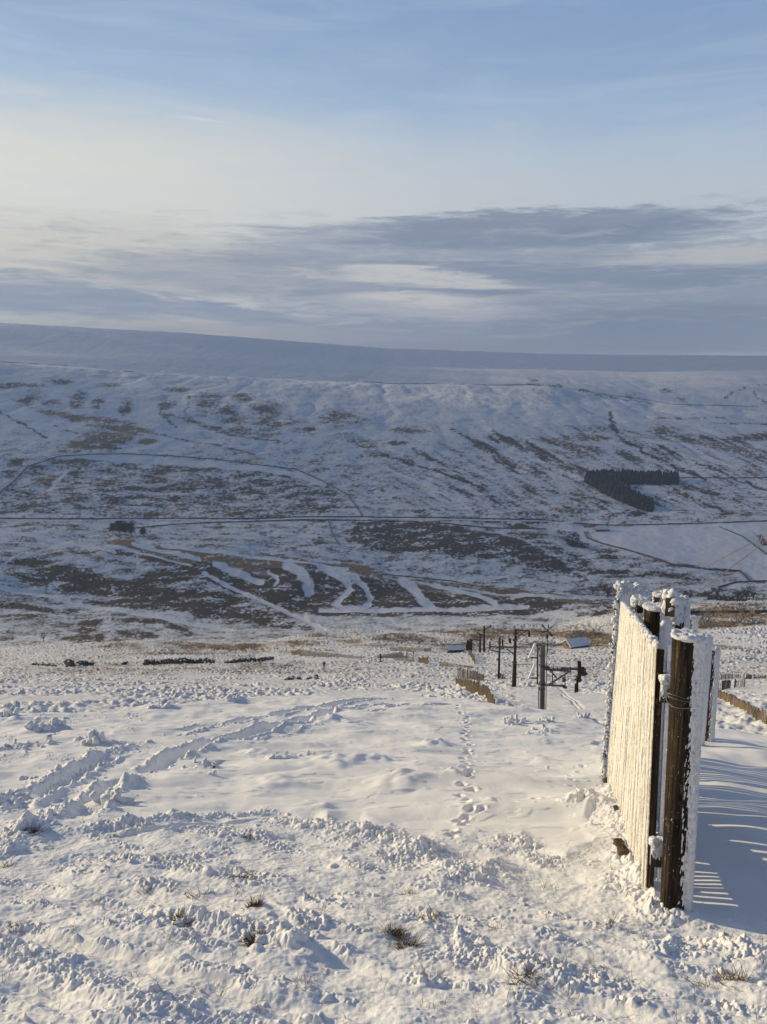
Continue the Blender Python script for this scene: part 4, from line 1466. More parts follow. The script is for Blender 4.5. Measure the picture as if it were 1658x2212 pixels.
bar(r2, 'marker_box', (642, 585), (642, 548), .3, M['pale'])
r3 = tower_root(489, 345, 'far tow pole with a small slanted arm, tallest of the pair on the brown moor')
bar(r3, 'shaft', (489, 352), (492, 108), .95, M['tar'], round_=True, w2=.75)
bar(r3, 'arm', (497, 138), (558, 100), .35, M['steel'])
bar(r3, 'arm', (440, 186), (500, 186), .35, M['steel'])
bar(r3, 'hanger', (552, 95), (553, 122), .35, M['steel'])
r4 = tower_root(451, 350, 'shorter far tow pole beside the tallest one on the brown moor')
bar(r4, 'shaft', (451, 356), (455, 185), .9, M['tar'], round_=True, w2=.7)
bar(r4, 'arm', (395, 232), (455, 240), .35, M['steel'])
bar(r4, 'arm', (428, 165), (470, 190), .3, M['steel'])
r5 = tower_root(358, 330, 'cluttered dark steel lift housing beside the black hut', 'lift machinery', 'lift_machinery', None)
for (a, b, w) in (((338, 345), (340, 240), .8), ((368, 335), (370, 228), .9), ((352, 320), (354, 250), .8), ((330, 270), (330, 330), .6)):
    bar(r5, 'frame_post', a, b, w, M['tar'])
bar(r5, 'cross_beam', (335, 262), (382, 232), .7, M['steel'])
bar(r5, 'cross_beam', (318, 300), (372, 300), .6, M['steel'])
# plank side of the corridor between lift and road: a low steel barrier
r6 = tower_root(880, 488, 'low dark bar barrier across the tow track behind the big lift tower', 'barrier', 'low_barrier', None)
bar(r6, 'bar', (795, 465), (1140, 472), .10, M['steel'])
for x in (812, 882, 950, 1100):
    bar(r6, 'leg', (x, 490), (x, 460), .09, M['tar'])
for cx, cy, lab in ((675, 600, 'short leaning plank stuck in the snow between the tow poles'), (1240, 625, 'broken pale board upright in the snow under the lift arm')):
    rt = tower_root(cx, cy, lab, 'board', 'plank', None)
    bar(rt, 'board', (cx - 12, cy + 12), (cx - 16 + 6, cy - 40), .22, M['pale'])
    bar(rt, 'board', (cx + 14, cy + 20), (cx + 8, cy - 20), .2, M['pale'])

# wind generator
wm = tower_root(1080, 362, 'small dark wind generator with broad blades and white tail, left of the house', 'wind turbine', 'wind_turbine', None)
bar(wm, 'mast', (1080, 364), (1082, 150), .36, M['tar'], round_=True, w2=.28)
bar(wm, 'mast_bracket', (1078, 222), (1079, 190), .7, M['tar'])
hub = bar(wm, 'hub', (1080, 160), (1086, 146), .8, M['tar'], -.3, True)
for tip, w0 in (((1028, 92), 1.0), ((1026, 165), 1.5), ((1130, 202), 1.5), ((1092, 95), .8), ((1118, 118), .9)):
    A, B = rel_(wm, *Q1(1084, 153), -.4), rel_(wm, *Q1(*tip), -.4)
    MB().beam(A, B, .25 * w0, .10, up=(0, 1, 0), w2=.55 * w0, h2=.06).build('blade', M['tar'], wm)
tv = MB()
pts_ = [rel_(wm, *Q1(a, b), .8) for a, b in ((1142, 88), (1150, 60), (1160, 45), (1178, 52), (1186, 92), (1180, 114), (1150, 112))]
n_ = len(pts_)
tv.solid(pts_ + [q + Vector((0, .12, 0)) for q in pts_], [tuple(range(n_ - 1, -1, -1)), tuple(range(n_, 2 * n_))] + [(i, (i + 1) % n_, n_ + (i + 1) % n_, n_ + i) for i in range(n_)])
tv.build('tail_vane', M['whitepaint'], wm)
bar(wm, 'tail_boom', (1086, 148), (1150, 90), .2, M['steel'], .4)


def prism(name, base, mat, parent, h):
    """walls: footprint corners (local) raised by h"""
    m = MB()
    n = len(base)
    m.solid(list(base) + [Vector(p) + Vector((0, 0, h)) for p in base], [tuple(range(n - 1, -1, -1)), tuple(range(n, 2 * n))] + [(i, (i + 1) % n, n + (i + 1) % n, n + i) for i in range(n)])
    return m.build(name, mat, parent)


def gable_house(root, Lx, Wy, hw, hr, wall_mat, roof_mat, over=.4, thick=.35):
    """a gabled building with its ridge along local X"""
    m = MB()
    a, b = Lx / 2, Wy / 2
    vs = [(-a, -b, -1.5), (a, -b, -1.5), (a, b, -1.5), (-a, b, -1.5), (-a, -b, hw), (a, -b, hw), (a, b, hw), (-a, b, hw), (-a, 0, hr), (a, 0, hr)]
    m.solid(vs, [(3, 2, 1, 0), (0, 1, 5, 4), (2, 3, 7, 6), (1, 2, 6, 9, 5), (3, 0, 4, 8, 7)])
    m.build('wall', wall_mat, root)
    r = MB()
    sl = (hr - hw) / b
    for s in (-1, 1):
        e = b + over
        p = [(-a - over, s * e, hr - sl * e), (a + over, s * e, hr - sl * e), (a + over, 0, hr), (-a - over, 0, hr)]
        q = [(x, y, z + thick) for x, y, z in p]
        f = [(0, 1, 2, 3), (7, 6, 5, 4), (0, 4, 5, 1), (1, 5, 6, 2), (2, 6, 7, 3), (3, 7, 4, 0)]
        r.solid(p + q, f if s < 0 else [tuple(reversed(x)) for x in f])
    return r.build('roof', roof_mat, root)


def look_dark(root, name, c, sx, sy, sz, mat, parent=None):
    m = MB()
    m.solid([(c[0] + i * sx / 2, c[1] + j * sy / 2, c[2] + k * sz / 2) for k in (-1, 1) for i, j in ((-1, -1), (1, -1), (1, 1), (-1, 1))],
            [(3, 2, 1, 0), (4, 5, 6, 7), (0, 1, 5, 4), (1, 2, 6, 5), (2, 3, 7, 6), (3, 0, 4, 7)])
    return m.build(name, mat, parent or root)


p = gmid(*Q1(1370, 312))
k_ = size_at(p, .23163)      # metres per crop unit
hs = empty('stone_house', p + Vector((0, 4, 0)), 'stone house with a broad snow-covered roof on the lower slope', 'house', None, R(20))
gable_house(hs, 200 * k_, 130 * k_, 13 * k_, 56 * k_, M['barnwall'], M['roofsnow'], .4, .3)
g_ = -100 * k_
for yy in (-28, 12):
    look_dark(hs, 'window', (g_ - .02, yy * k_, 9 * k_), .12, 12 * k_, 9 * k_, M['darkwall'])
look_dark(hs, 'door', (g_ - .02, -8 * k_, 5 * k_), .12, 12 * k_, 16 * k_, M['darkwall'])
look_dark(hs, 'chimney', (60 * k_, 0, 56 * k_), 10 * k_, 10 * k_, 16 * k_, M['barnwall'])
p = gmid(*Q1(228, 356))
k_ = size_at(p, .23163)
ht_ = empty('black_hut', p + Vector((0, 1.5, 0)), 'small black hut with a snow-covered flat-pitched roof by the tow start', 'hut', None, R(3))
gable_house(ht_, 140 * k_, 70 * k_, 30 * k_, 56 * k_, M['darkwall'], M['roofsnow'], .15, .22)
look_dark(ht_, 'door', (30 * k_, -35 * k_ - .03, 14 * k_), 18 * k_, .1, 26 * k_, M['steel'])
look_dark(ht_, 'window', (-30 * k_, -35 * k_ - .03, 18 * k_), 22 * k_, .1, 12 * k_, M['wire'])
p = gmid(*Q1(118, 345))
fl = empty('feather_flag', p, 'bright yellow-green feather flag left of the black hut', 'flag')
k_ = size_at(p, .23163)
MB().tube([(0, 0, -.3), (.2 * k_, 0, 30 * k_), (6 * k_, 0, 50 * k_)], .05, 6).build('pole', M['steel'], fl)
m = MB()
o_ = [(1, 8), (2, 34), (8, 50), (14, 46), (10, 30), (8, 8)]
m.solid([(a * k_, -.03, b * k_) for a, b in o_] + [(a * k_, .03, b * k_) for a, b in o_], [tuple(range(6)), tuple(range(11, 5, -1))] + [(i, 6 + i, 6 + (i + 1) % 6, (i + 1) % 6) for i in range(6)])
m.build('flag_cloth', M['yellow'], fl)

# tow cables: from the lift arm up past the fence and over the camera's right shoulder
def cable(a, b, r, sag, label, mat=M['orange']):
    pts_ = [a.lerp(b, s) - Vector((0, 0, sag * 4 * s * (1 - s))) for s in np.linspace(0, 1, 40)]
    o = MB().tube(pts_, r, 6).build('tow_cable', mat)
    return tag(o, label, 'cable', 'tow cables rising to the right')


a_pt = rel_(tw, *Q1(1430, 548)) + tw.location
cable(a_pt, pt(1662, 1157, 14.0) + (pt(1662, 1157, 14.0) - a_pt) * .25, .008, .10, 'lower orange tow cable rising to the right edge behind the fence tops')
b_pt = rel_(r1, *Q1(912, 175)) + r1.location
cable(b_pt, pt(1662, 1105, 16.0) + (pt(1662, 1105, 16.0) - b_pt) * .2, .0065, .9, 'upper thin tow cable rising to the right edge above the other one')

# ------------------------------------------------------------------ people (a few pixels tall)
def person(u, vt, vb, label, face, coat, trousers, arms, legs, helmet, skis=True, pole=False):
    p = gmid(u, vb)
    h = size_at(p, vb - vt)
    s = h * 1.12 / 1.78
    root = empty('person', p + Vector((0, 0, .04)), label, 'person', None, face)
    me = bpy.data.meshes.new('body')
    J = dict(pel=(0, 0, .93), wai=(0, .01, 1.08), che=(0, .02, 1.32), nek=(0, .02, 1.50), hea=(0, -.02, 1.62), top=(0, -.02, 1.73))
    E = [('pel', 'wai'), ('wai', 'che'), ('che', 'nek'), ('nek', 'hea'), ('hea', 'top')]
    RD = dict(pel=.18, wai=.17, che=.21, nek=.08, hea=.11, top=.07)
    for sd, nm in ((-1, 'l'), (1, 'r')):
        ex, ey, ez, hx, hy, hz = arms[0 if sd < 0 else 1]
        kx, ky_, fx_, fy_ = legs[0 if sd < 0 else 1]
        J.update({nm + 'sh': (sd * .19, .02, 1.43), nm + 'el': (sd * (.19 + ex), ey, ez), nm + 'wr': (sd * (.19 + hx), hy, hz), nm + 'ha': (sd * (.19 + hx * 1.05), hy - .07, hz - .05),
                  nm + 'hp': (sd * .10, 0, .88), nm + 'kn': (sd * (.11 + kx), ky_, .50), nm + 'an': (sd * (.12 + fx_), fy_, .10), nm + 'to': (sd * (.13 + fx_), fy_ - .17, .05)})
        E += [('che', nm + 'sh'), (nm + 'sh', nm + 'el'), (nm + 'el', nm + 'wr'), (nm + 'wr', nm + 'ha'), ('pel', nm + 'hp'), (nm + 'hp', nm + 'kn'), (nm + 'kn', nm + 'an'), (nm + 'an', nm + 'to')]
        RD.update({nm + 'sh': .085, nm + 'el': .06, nm + 'wr': .045, nm + 'ha': .045, nm + 'hp': .11, nm + 'kn': .075, nm + 'an': .06, nm + 'to': .05})
    names = list(J)
    me.from_pydata([Vector(J[n]) * s for n in names], [(names.index(a), names.index(b)) for a, b in E], [])
    o = link('body', me)
    sk = o.modifiers.new('skin', 'SKIN')
    for i, n in enumerate(names):
        me.skin_vertices[0].data[i].radius = (RD[n] * s, RD[n] * s)
    me.skin_vertices[0].data[0].use_root = True
    sb = o.modifiers.new('sub', 'SUBSURF')
    sb.levels = sb.render_levels = 1
    bpy.context.view_layer.update()
    m2 = bpy.data.meshes.new_from_object(o.evaluated_get(bpy.context.evaluated_depsgraph_get()))
    bpy.data.objects.remove(o)
    m2.name = 'body'
    for mt in (coat, trousers, M['skin']):
        m2.materials.append(mt)
    for f in m2.polygons:
        z, y = f.center.z / s, f.center.y / s
        f.material_index = 2 if (1.53 < z < 1.68 and y < -.04) else (0 if z > .86 else 1)
        f.use_smooth = True
    b = link('body', m2, None, root)
    hm_ = MB()
    th = np.linspace(0, 2 * np.pi, 13)[:-1]
    vs, fs = [], []
    for a in np.linspace(-.25, PI / 2, 7):
        for q in th:
            vs.append((s * .125 * math.cos(a) * math.cos(q), s * (-.01 + .14 * math.cos(a) * math.sin(q)), s * (1.67 + .115 * math.sin(a))))
    for i in range(6):
        for j in range(12):
            fs.append((i * 12 + j, i * 12 + (j + 1) % 12, (i + 1) * 12 + (j + 1) % 12, (i + 1) * 12 + j))
    hm_.solid(vs, fs)
    hm_.build('helmet', helmet, root, True)
    for sd in (0, 1):
        a = J['lan' if sd == 0 else 'ran']
        if skis:
            MB().beam(Vector((a[0] * s, (a[1] + .7) * s, .03)), Vector((a[0] * s, (a[1] - .8) * s, .03)), .09 * s, .03 * s).build('ski', M['tar'], root)
        if pole:
            w = Vector(J['lha' if sd == 0 else 'rha']) * s
            MB().tube([w + Vector((0, 0, .06 * s)), Vector((w.x * 1.2, w.y + .12 * s, 0))], .012 * s, 5).build('ski_pole', M['steel'], root)
    return root


person(*Q2(420, 297)[:1], Q2(0, 297)[1], Q2(0, 370)[1], 'skier in black standing with legs apart on the open slope, nearest person', 0.3, M['black'], M['black'],
       ((.16, .06, 1.16, .20, -.06, .98), (.18, .05, 1.18, .24, -.10, 1.0)), ((.05, 0, .10, 0), (.04, 0, .08, 0)), M['black'], True, True)
person(*Q2(946, 230)[:1], Q2(0, 228)[1], Q2(0, 297)[1], 'skier in black standing with feet together beside the pale paling roll', 2.2, M['black'], M['black'],
       ((.07, .05, 1.15, .06, -.08, .93), (.08, .04, 1.15, .07, -.10, .95)), ((-.03, 0, -.04, 0), (-.03, 0, -.04, 0)), M['black'], True)
person(*Q2(1190, 210)[:1], Q2(0, 206)[1], Q2(0, 244)[1], 'skier in a green top and dark trousers, left one at the far fence', 1.0, M['green'], M['black'],
       ((.14, .0, 1.18, .20, -.12, 1.02), (.14, .02, 1.18, .18, -.14, 1.02)), ((.03, -.08, .05, 0), (.03, -.06, .05, .02)), M['black'])
person(*Q2(1252, 210)[:1], Q2(0, 206)[1], Q2(0, 246)[1], 'skier bending forward in dark jacket and green trousers, right one at the far fence', -1.0, M['black'], M['green'],
       ((.14, -.1, 1.16, .20, -.25, 1.0), (.14, -.1, 1.16, .18, -.25, 1.02)), ((.05, -.1, .10, .05), (.03, -.1, .07, -.05)), M['black'])


# ------------------------------------------------------------------ ruined walls on the slope
def rubble_wall(pts, h, label, n, group='ruined stone walls'):
    P = [gmid(*q) for q in pts]
    root = P[0]
    mb, sn = MB(), MB()
    rs = np.random.RandomState(int(pts[0][0]))
    for i in range(n):
        s = rs.rand() * (len(P) - 1)
        k = min(int(s), len(P) - 2)
        c = P[k].lerp(P[k + 1], s - k) - root
        z = rs.rand() ** 1.5 * h
        r = .18 + .25 * rs.rand()
        stone_mesh(mb, (c.x, c.y + rs.randn() * .3, c.z + z), r, rs, .6)
        if z > h * .55 or h < .3:
            stone_mesh(sn, (c.x, c.y + rs.randn() * .2, c.z + z + r * .5), r * .7, rs, .35)
    o = mb.build('ruined_wall', M['rubble'])
    o.location = root
    tag(o, label, 'ruined wall', group)
    sn.build('snow_cap', M['roofsnow'], o, True)


rubble_wall([Q3(236, 216), Q3(262, 214), Q3(288, 216)], 1.5, 'small ruined stone heap, leftmost on the open slope', 50)
rubble_wall([Q3(306, 216), Q3(350, 214), Q3(400, 214)], 1.3, 'ruined wall stub just right of the leftmost heap', 80)
rubble_wall([Q3(575, 208), Q3(605, 206)], .8, 'low scatter of stones between the ruined walls', 24)
rubble_wall([Q3(708, 208), Q3(740, 204), Q3(795, 206)], 1.3, 'ruined wall with a stepped left end before the long one', 80)
rubble_wall([Q3(806, 203), Q3(900, 200), Q3(1000, 198), Q3(1120, 198)], 1.5, 'longest dark ruined wall with snow along its top', 230)
rubble_wall([Q3(1186, 198), Q3(1300, 190), Q3(1400, 184), Q3(1475, 178)], 1.0, 'ruined wall rising to the right beside the short grey fence', 180)
rubble_wall([Q3(40, 206), Q3(110, 211), Q3(180, 217)], .35, 'thin line of stones at the far left of the slope', 50)
rubble_wall([Q2(60, 470), Q2(200, 462), Q2(355, 455)], .25, 'snow-buried line of boulders below the nearest skier', 16)


# ------------------------------------------------------------------ the valley: road, walls, barn, trees
def densify(pts, step=9):
    out = []
    for (a, b), (c, d) in zip(pts[:-1], pts[1:]):
        n = max(1, int(math.hypot(c - a, d - b) / step))
        out += [(a + (c - a) * i / n, b + (d - b) * i / n) for i in range(n)]
    return out + [pts[-1]]


def wall(pts, label, h=1.4, w=.8, group='drystone walls across the valley'):
    P = [gfar(*q) for q in densify(pts)]
    P = [p for p in P if p is not None]
    # drop jumps where the sight line skips to another slope
    Q = [P[0]]
    for p in P[1:]:
        if (p - Q[-1]).length < 260:
            Q.append(p)
    o0 = Q[0].copy()
    rs = np.random.RandomState(int(abs(pts[0][0] * 3 + pts[0][1])))
    mb = MB()
    vs, fs = [], []
    for i, p in enumerate(Q):
        t_ = (Q[min(i + 1, len(Q) - 1)] - Q[max(i - 1, 0)])
        n = Vector((-t_.y, t_.x, 0)).normalized() * w * .5
        hh = h * (1 + .12 * rs.randn())
        for sg, z, f in ((-1, -1.2, 1.3), (-1, hh, .8), (1, hh, .8), (1, -1.2, 1.3)):
            vs.append(p - o0 + n * sg * f + Vector((0, 0, z)))
    for i in range(len(Q) - 1):
        for k in range(4):
            fs.append((i * 4 + k, i * 4 + (k + 1) % 4, (i + 1) * 4 + (k + 1) % 4, (i + 1) * 4 + k))
    fs += [(3, 2, 1, 0), tuple(4 * (len(Q) - 1) + k for k in range(4))]
    mb.solid(vs, fs)
    o = mb.build('drystone_wall', M['stone'])
    o.location = o0
    return tag(o, label, 'stone wall', group)


road_up = C1((-300, 924), (0, 925), (300, 928), (600, 925), (850, 925), (1060, 928), (1300, 918), (1560, 918)) + C2((0, 920), (250, 922), (500, 928), (700, 930))
road_lo = C1((590, 967), (750, 951), (900, 944), (1060, 939), (1300, 932), (1550, 934)) + C2((0, 936), (150, 939))
wall(road_up, 'long dark wall along the upper side of the valley road')
wall(road_lo, 'wall along the lower side of the valley road, right of the dark pines')
wall(C2((250, 945), (450, 966), (600, 970), (700, 971)), 'wall piece above the dark heather bank right of the road bend')
wall(C2((820, 946), (1000, 955), (1200, 951), (1400, 946), (1658, 936), (1900, 926)), 'road wall above the big white field at the right', 1.5)
wall(C1((-200, 930), (0, 815), (60, 765), (120, 702), (250, 657), (400, 648), (560, 646), (760, 656), (950, 671), (1100, 691), (1280, 713), (1400, 766), (1500, 821), (1545, 880), (1565, 914)), 'curved wall enclosing the brown pasture above the road', 1.7)
wall(C1((-300, 238), (0, 249), (75, 252), (150, 259), (290, 263)), 'wall on the skyline of the moor at the far left', 2.0, 1.2)
wall(C1((540, 291), (640, 291), (780, 298)), 'short wall on the skyline right of the far-left one', 1.8, 1.2)
wall(C1((1570, 334), (1650, 338)) + C2((0, 343), (150, 341), (300, 346), (500, 349), (655, 346)), 'level wall along the top of the moor in the middle', 2.2, 1.3)
wall(C2((660, 347), (700, 371), (730, 396), (800, 426), (900, 451), (1000, 463), (1100, 466), (1180, 451), (1300, 461), (1658, 469)), 'wall dropping from the moor top, then running on to the right edge', 2.2, 1.2)
wall(C2((665, 346), (750, 356), (850, 371), (1000, 396), (1100, 406), (1250, 431), (1620, 441)), 'faint upper wall from the moor top towards the right skyline', 1.5, 1.0)
wall(C2((1270, 749), (1450, 751), (1658, 749), (1850, 748)), 'wall from the plantation corner to the right edge', 1.5)
wall(C2((868, 985), (880, 1010), (950, 1036), (1050, 1061), (1150, 1091), (1250, 1126), (1400, 1146), (1540, 1153), (1585, 1198)), 'dark wall round the foot of the big white field', 1.7, 1.0)
wall(C2((1450, 1222), (1520, 1202), (1585, 1199), (1658, 1196), (1800, 1192)), 'low wall curving off to the right edge below the white field', 1.3)
wall(C2((1450, 960), (1550, 1002), (1658, 1082), (1750, 1150)), 'thin wall slanting down across the right of the white field', 1.0)
wall(C2((0, 1166), (300, 1196), (560, 1246)), 'faint wall along the golden brow of the winding tracks', .8)
wall(C1((1420, 937), (1440, 1000), (1470, 1040)), 'short thin wall dropping from the road into the gully', .9)
pw = [hit(u, v, [hill, moor]) for u, v in densify([(1488, 1324.5), (1560, 1324), (1658, 1323.5), (1760, 1323)], 12)]
pw = [q for q in pw if q is not None]
m = MB()
o0 = pw[0].copy()
for a, b in zip(pw[:-1], pw[1:]):
    m.beam(a - o0, b - o0 + (b - a) * .04, 1.2, 2.6)
o = m.build('drystone_wall', M['stone'])
o.location = o0
tag(o, 'thick dark wall just beyond the brown moor at the right edge', 'stone wall', 'drystone walls across the valley')

# road surface between its walls
mid = [(u, v + 3.2) for u, v in densify(road_up, 8)] + densify([(1195, 1129), (1240, 1130), (1330, 1133), (1430, 1131.5), (1530, 1129), (1660, 1124), (1780, 1119)], 8)
RP = [gfar(*q) for q in mid]
vs, fs = [], []
for i, p in enumerate(RP):
    vs += [p + Vector((0, -3.2, .35)), p + Vector((0, 3.2, .35))]
for i in range(len(RP) - 1):
    if (RP[i + 1] - RP[i]).length < 80:
        fs.append((2 * i, 2 * i + 2, 2 * i + 3, 2 * i + 1))
m = MB()
m.solid(vs, fs)
tag(m.build('road', M['road']), kind='structure')


def P5(cx, cy):
    return 1207 + cx * .272, 987.5 + cy * .272


# barn in the corner of the white field
p = gfar(*P5(352, 588))
k_ = size_at(p, .272)
bn = empty('field_barn', p + Vector((0, 3, 0)), 'low stone field barn with a snowy roof at the corner of the big white field', 'barn', None, R(-4))
gable_house(bn, 104 * k_, 46 * k_, 16 * k_, 34 * k_, M['barnwall'], M['roofsnow'], .3, .4)
look_dark(bn, 'door', (-10 * k_, -23 * k_ - .05, 6 * k_), 12 * k_, .2, 14 * k_, M['darkwall'])
look_dark(bn, 'window', (24 * k_, -23 * k_ - .05, 9 * k_), 7 * k_, .2, 6 * k_, M['darkwall'])
look_dark(bn, 'chimney', (46 * k_, 0, 34 * k_), 7 * k_, 7 * k_, 16 * k_, M['barnwall'])

# the spruce plantation: an L-shaped wood that reads as one mass
rs = np.random.RandomState(17)
armA = np.array([P5(a, b) for a, b in ((215, 170), (400, 150), (700, 165), (945, 168), (945, 212), (700, 212), (480, 208), (300, 215))])
armB = np.array([P5(a, b) for a, b in ((205, 188), (300, 245), (400, 305), (520, 362), (620, 402), (700, 425), (760, 430), (748, 395), (660, 340), (560, 285), (460, 225), (400, 190), (300, 165))])
vs, fs = [], []


def conifer(c, h, r):
    b = len(vs)
    n = 7
    tiers = ((.05, 1.0), (.45, .72), (.42, .86), (.78, .42), (.75, .55), (1.0, .05))
    rot = rs.rand() * 6
    for z, q in tiers:
        for k in range(n):
            a = rot + 2 * PI * k / n
            j = 1 + .25 * rs.randn()
            vs.append((c.x + math.cos(a) * r * q * j, c.y + math.sin(a) * r * q * j, c.z + z * h))
    for i in range(len(tiers) - 1):
        for k in range(n):
            fs.append((b + i * n + k, b + i * n + (k + 1) % n, b + (i + 1) * n + (k + 1) % n, b + (i + 1) * n + k))


for arm, n in ((armA, 620), (armB, 720)):
    lo, hi = arm.min(0), arm.max(0)
    got = 0
    while got < n:
        u, v = rs.uniform(lo[0], hi[0]), rs.uniform(lo[1], hi[1])
        if inpoly(np.array([u]), np.array([v]), [tuple(q) for q in arm])[0]:
            p = gfar(u, v + 2)
            k_ = size_at(p, 1)
            conifer(p + Vector((0, 0, -.5)), k_ * rs.uniform(15, 23), k_ * rs.uniform(2.8, 4.4))
            got += 1
m = MB()
m.solid(vs, fs)
tag(m.build('spruce_plantation', M['conifer']), 'dark L-shaped spruce plantation on the far hillside', 'wood', None, 'stuff')


# bare trees and bushes
def branches(mb, p, d, L, r, depth, rs, spread):
    q = p + d * L
    mid_ = p + d * L * .5 + Vector((rs.randn(), rs.randn(), rs.randn() * .4)) * L * .07
    mb.tube([p, mid_, q], [r, r * .8, r * .6], 4 if depth < 3 else 6, False)
    if depth == 0:
        return
    for i in range(3 if depth > 1 else 4):
        a = Vector((rs.randn(), rs.randn(), rs.randn() * .5 + .25)).normalized()
        nd = (d + a * spread).normalized()
        s = .55 + .45 * rs.rand()
        branches(mb, p.lerp(q, .5 + .5 * rs.rand() if i else 1), nd, L * .74 * s, r * .55, depth - 1, rs, spread)


def tree_proto(name, seed, trunk, depth, spread, mat):
    rs = np.random.RandomState(seed)
    root = empty(name, (0, 0, 0))
    tb, cr = MB(), MB()
    if trunk:
        tb.tube([(0, 0, -.06), (.01, 0, .12), (.0, .01, .26)], [.035, .026, .022], 8)
        starts = [Vector((0, .01, .25))] * 5
    else:
        starts = [Vector((rs.randn() * .16, rs.randn() * .16, -.03)) for _ in range(9)]
        for s_ in starts:
            tb.tube([s_, s_ + Vector((0, 0, .12))], [.02, .016], 5)
    for s_ in starts:
        d = Vector((rs.randn() * .7, rs.randn() * .7, 1)).normalized()
        branches(cr, s_, d, .30 if trunk else .34, .030, depth, rs, spread)
    if not trunk:
        tb.tube([(0, 0, -.12), (0, 0, -.02), (0, 0, .03)], [.34, .30, .05], 10)
    if name == 'scots_pine':
        for k in range(520):
            a, z = rs.rand() * 2 * PI, rs.rand()
            q = (.34 + .1 * math.sin(a * 3 + z * 7)) * math.sqrt(rs.rand()) * (1.1 - .75 * abs(z - .4))
            c = Vector((q * math.cos(a), q * math.sin(a), .2 + .8 * z))
            e = [Vector((rs.randn(), rs.randn(), rs.randn() * .6)).normalized() * (.035 + .045 * rs.rand()) for _ in range(4)]
            cr.solid([c + w for w in e], [(0, 1, 2), (0, 2, 3), (0, 3, 1), (1, 3, 2)])
    tb.build('trunk', M['bark'], root)
    cr.build('crown', mat, root)
    return root


protos = {}


def plant(kind, u, vb, hpx, label, wide=1.0, mat='twig', group='bare trees and bushes of the valley', on=None):
    key = (kind, mat)
    cfg = {'tree': ('bare_tree', 41, True, 4, .85), 'bush': ('bare_bush', 42, False, 3, .8), 'pine': ('scots_pine', 43, True, 4, .9)}[kind]
    p = (on or gfar)(u, vb)
    if key not in protos:
        o = protos[key] = tree_proto(cfg[0], cfg[1], cfg[2], cfg[3], cfg[4], M[mat])
    else:
        o = copy_tree(protos[key])
    tag(o, label, 'bush' if kind == 'bush' else 'tree', group)
    k_ = size_at(p, hpx) / .98
    o.location = p
    o.scale = (k_ * wide, k_ * wide, k_)
    o.rotation_euler = (0, 0, (u * 1.7) % 6.28)
    return o


for cx, cy, hp, lab, wd, kind in (
        (1490, 1140, 36, 'large round-crowned bare tree at the right end of the valley hedge', 1.25, 'tree'), (1545, 1142, 30, 'bare tree touching the large round-crowned one on its right', 1.2, 'tree'),
        (1425, 1140, 26, 'bare tree left of the large round-crowned one', 1.3, 'tree'), (1255, 1120, 32, 'bare tree on the left of the hedge trees, above the fence tops', 1.2, 'tree'),
        (1310, 1135, 24, 'bush at the left end of the hedge', 1.9, 'bush'), (1365, 1140, 24, 'bush in the middle of the hedge', 1.9, 'bush'), (1225, 1130, 20, 'low bush left of the hedge trees', 1.8, 'bush'),
        (1460, 1150, 18, 'low bush under the large round-crowned tree', 2.0, 'bush'), (1590, 1160, 16, 'low hedge bush running towards the right edge', 2.2, 'bush'), (1650, 1165, 16, 'last hedge bush at the right edge', 2.2, 'bush'),
        (1165, 1105, 20, 'bush right behind the frosted fence posts', 1.7, 'bush'), (1050, 1110, 22, 'dark bush behind the middle of the fence tops', 1.7, 'bush'), (900, 1120, 28, 'tall dark bush behind the fence tops', 1.5, 'tree'),
        (850, 1120, 20, 'dark bush behind the left of the fence tops', 1.7, 'bush'), (392, 1115, 32, 'reddish bare tree left of the fence tops', 1.35, 'tree'), (270, 1090, 20, 'small dark tree left of the reddish one', 1.3, 'tree'),
        (105, 690, 30, 'dark bush in the gully at the road corner', 1.5, 'bush'), (150, 712, 22, 'smaller dark bush right below the gully bush', 1.5, 'bush'), (200, 715, 18, 'lowest dark bush of the gully', 1.7, 'bush'),
        (20, 610, 14, 'small bush above the gully left of the dark ones', 1.5, 'bush'), (430, 805, 14, 'shrub on the bank under the white field', 1.8, 'bush'), (590, 870, 12, 'tiny shrub on the lower bank under the white field', 1.6, 'bush'),
        (640, 880, 16, 'thin bare sapling on the lower bank under the white field', .9, 'tree'), (1595, 665, 18, 'bare tree by the right edge above the field path', 1.3, 'tree'), (1645, 690, 20, 'bare bush cut by the right edge above the field path', 1.6, 'bush'),
        (388, 550, 12, 'tiny tree beside the field barn', 1.1, 'tree')):
    plant(kind, *P5(cx, cy), hp, lab, wd)
for cx, cy, hp, lab, wd in ((490, 985, 20, 'dark pine, leftmost of the clump below the road', 1.2), (520, 992, 29, 'tallest dark pine of the clump below the road', 1.1), (545, 992, 24, 'dark pine right beside the tallest one of the clump', 1.1),
                            (568, 996, 26, 'dark pine with a gap on its left in the clump below the road', 1.1), (620, 1000, 17, 'low dark pine, rightmost of the clump below the road', 1.4)):
    plant('pine', cx * .5, 658 + cy * .5, hp, lab, wd, 'conifer', 'dark pines below the road')
plant('bush', 1160 * .5, 658 + 1084 * .5, 8, 'tiny dark bush on the golden brow left of the winding tracks', 1.6)
plant('tree', 190 * .5, 658 + 1458 * .5, 24, 'frosted small tree at the lower left just above the lit slope', .9, 'frosttwig')
plant('bush', 38 * .5, 658 + 1415 * .5, 9, 'tiny frosted bush left of the frosted small tree', 1.2, 'frosttwig')
plant('bush', *(829 + 850 * .5, 658 + 1345 * .5), 20, 'frosted shrub left of the brown bank behind the fence', 1.1, 'frosttwig')
plant('bush', *(829 + 790 * .5, 658 + 1320 * .5), 12, 'pale frosted shrub further left of the brown bank', 1.2, 'frosttwig')

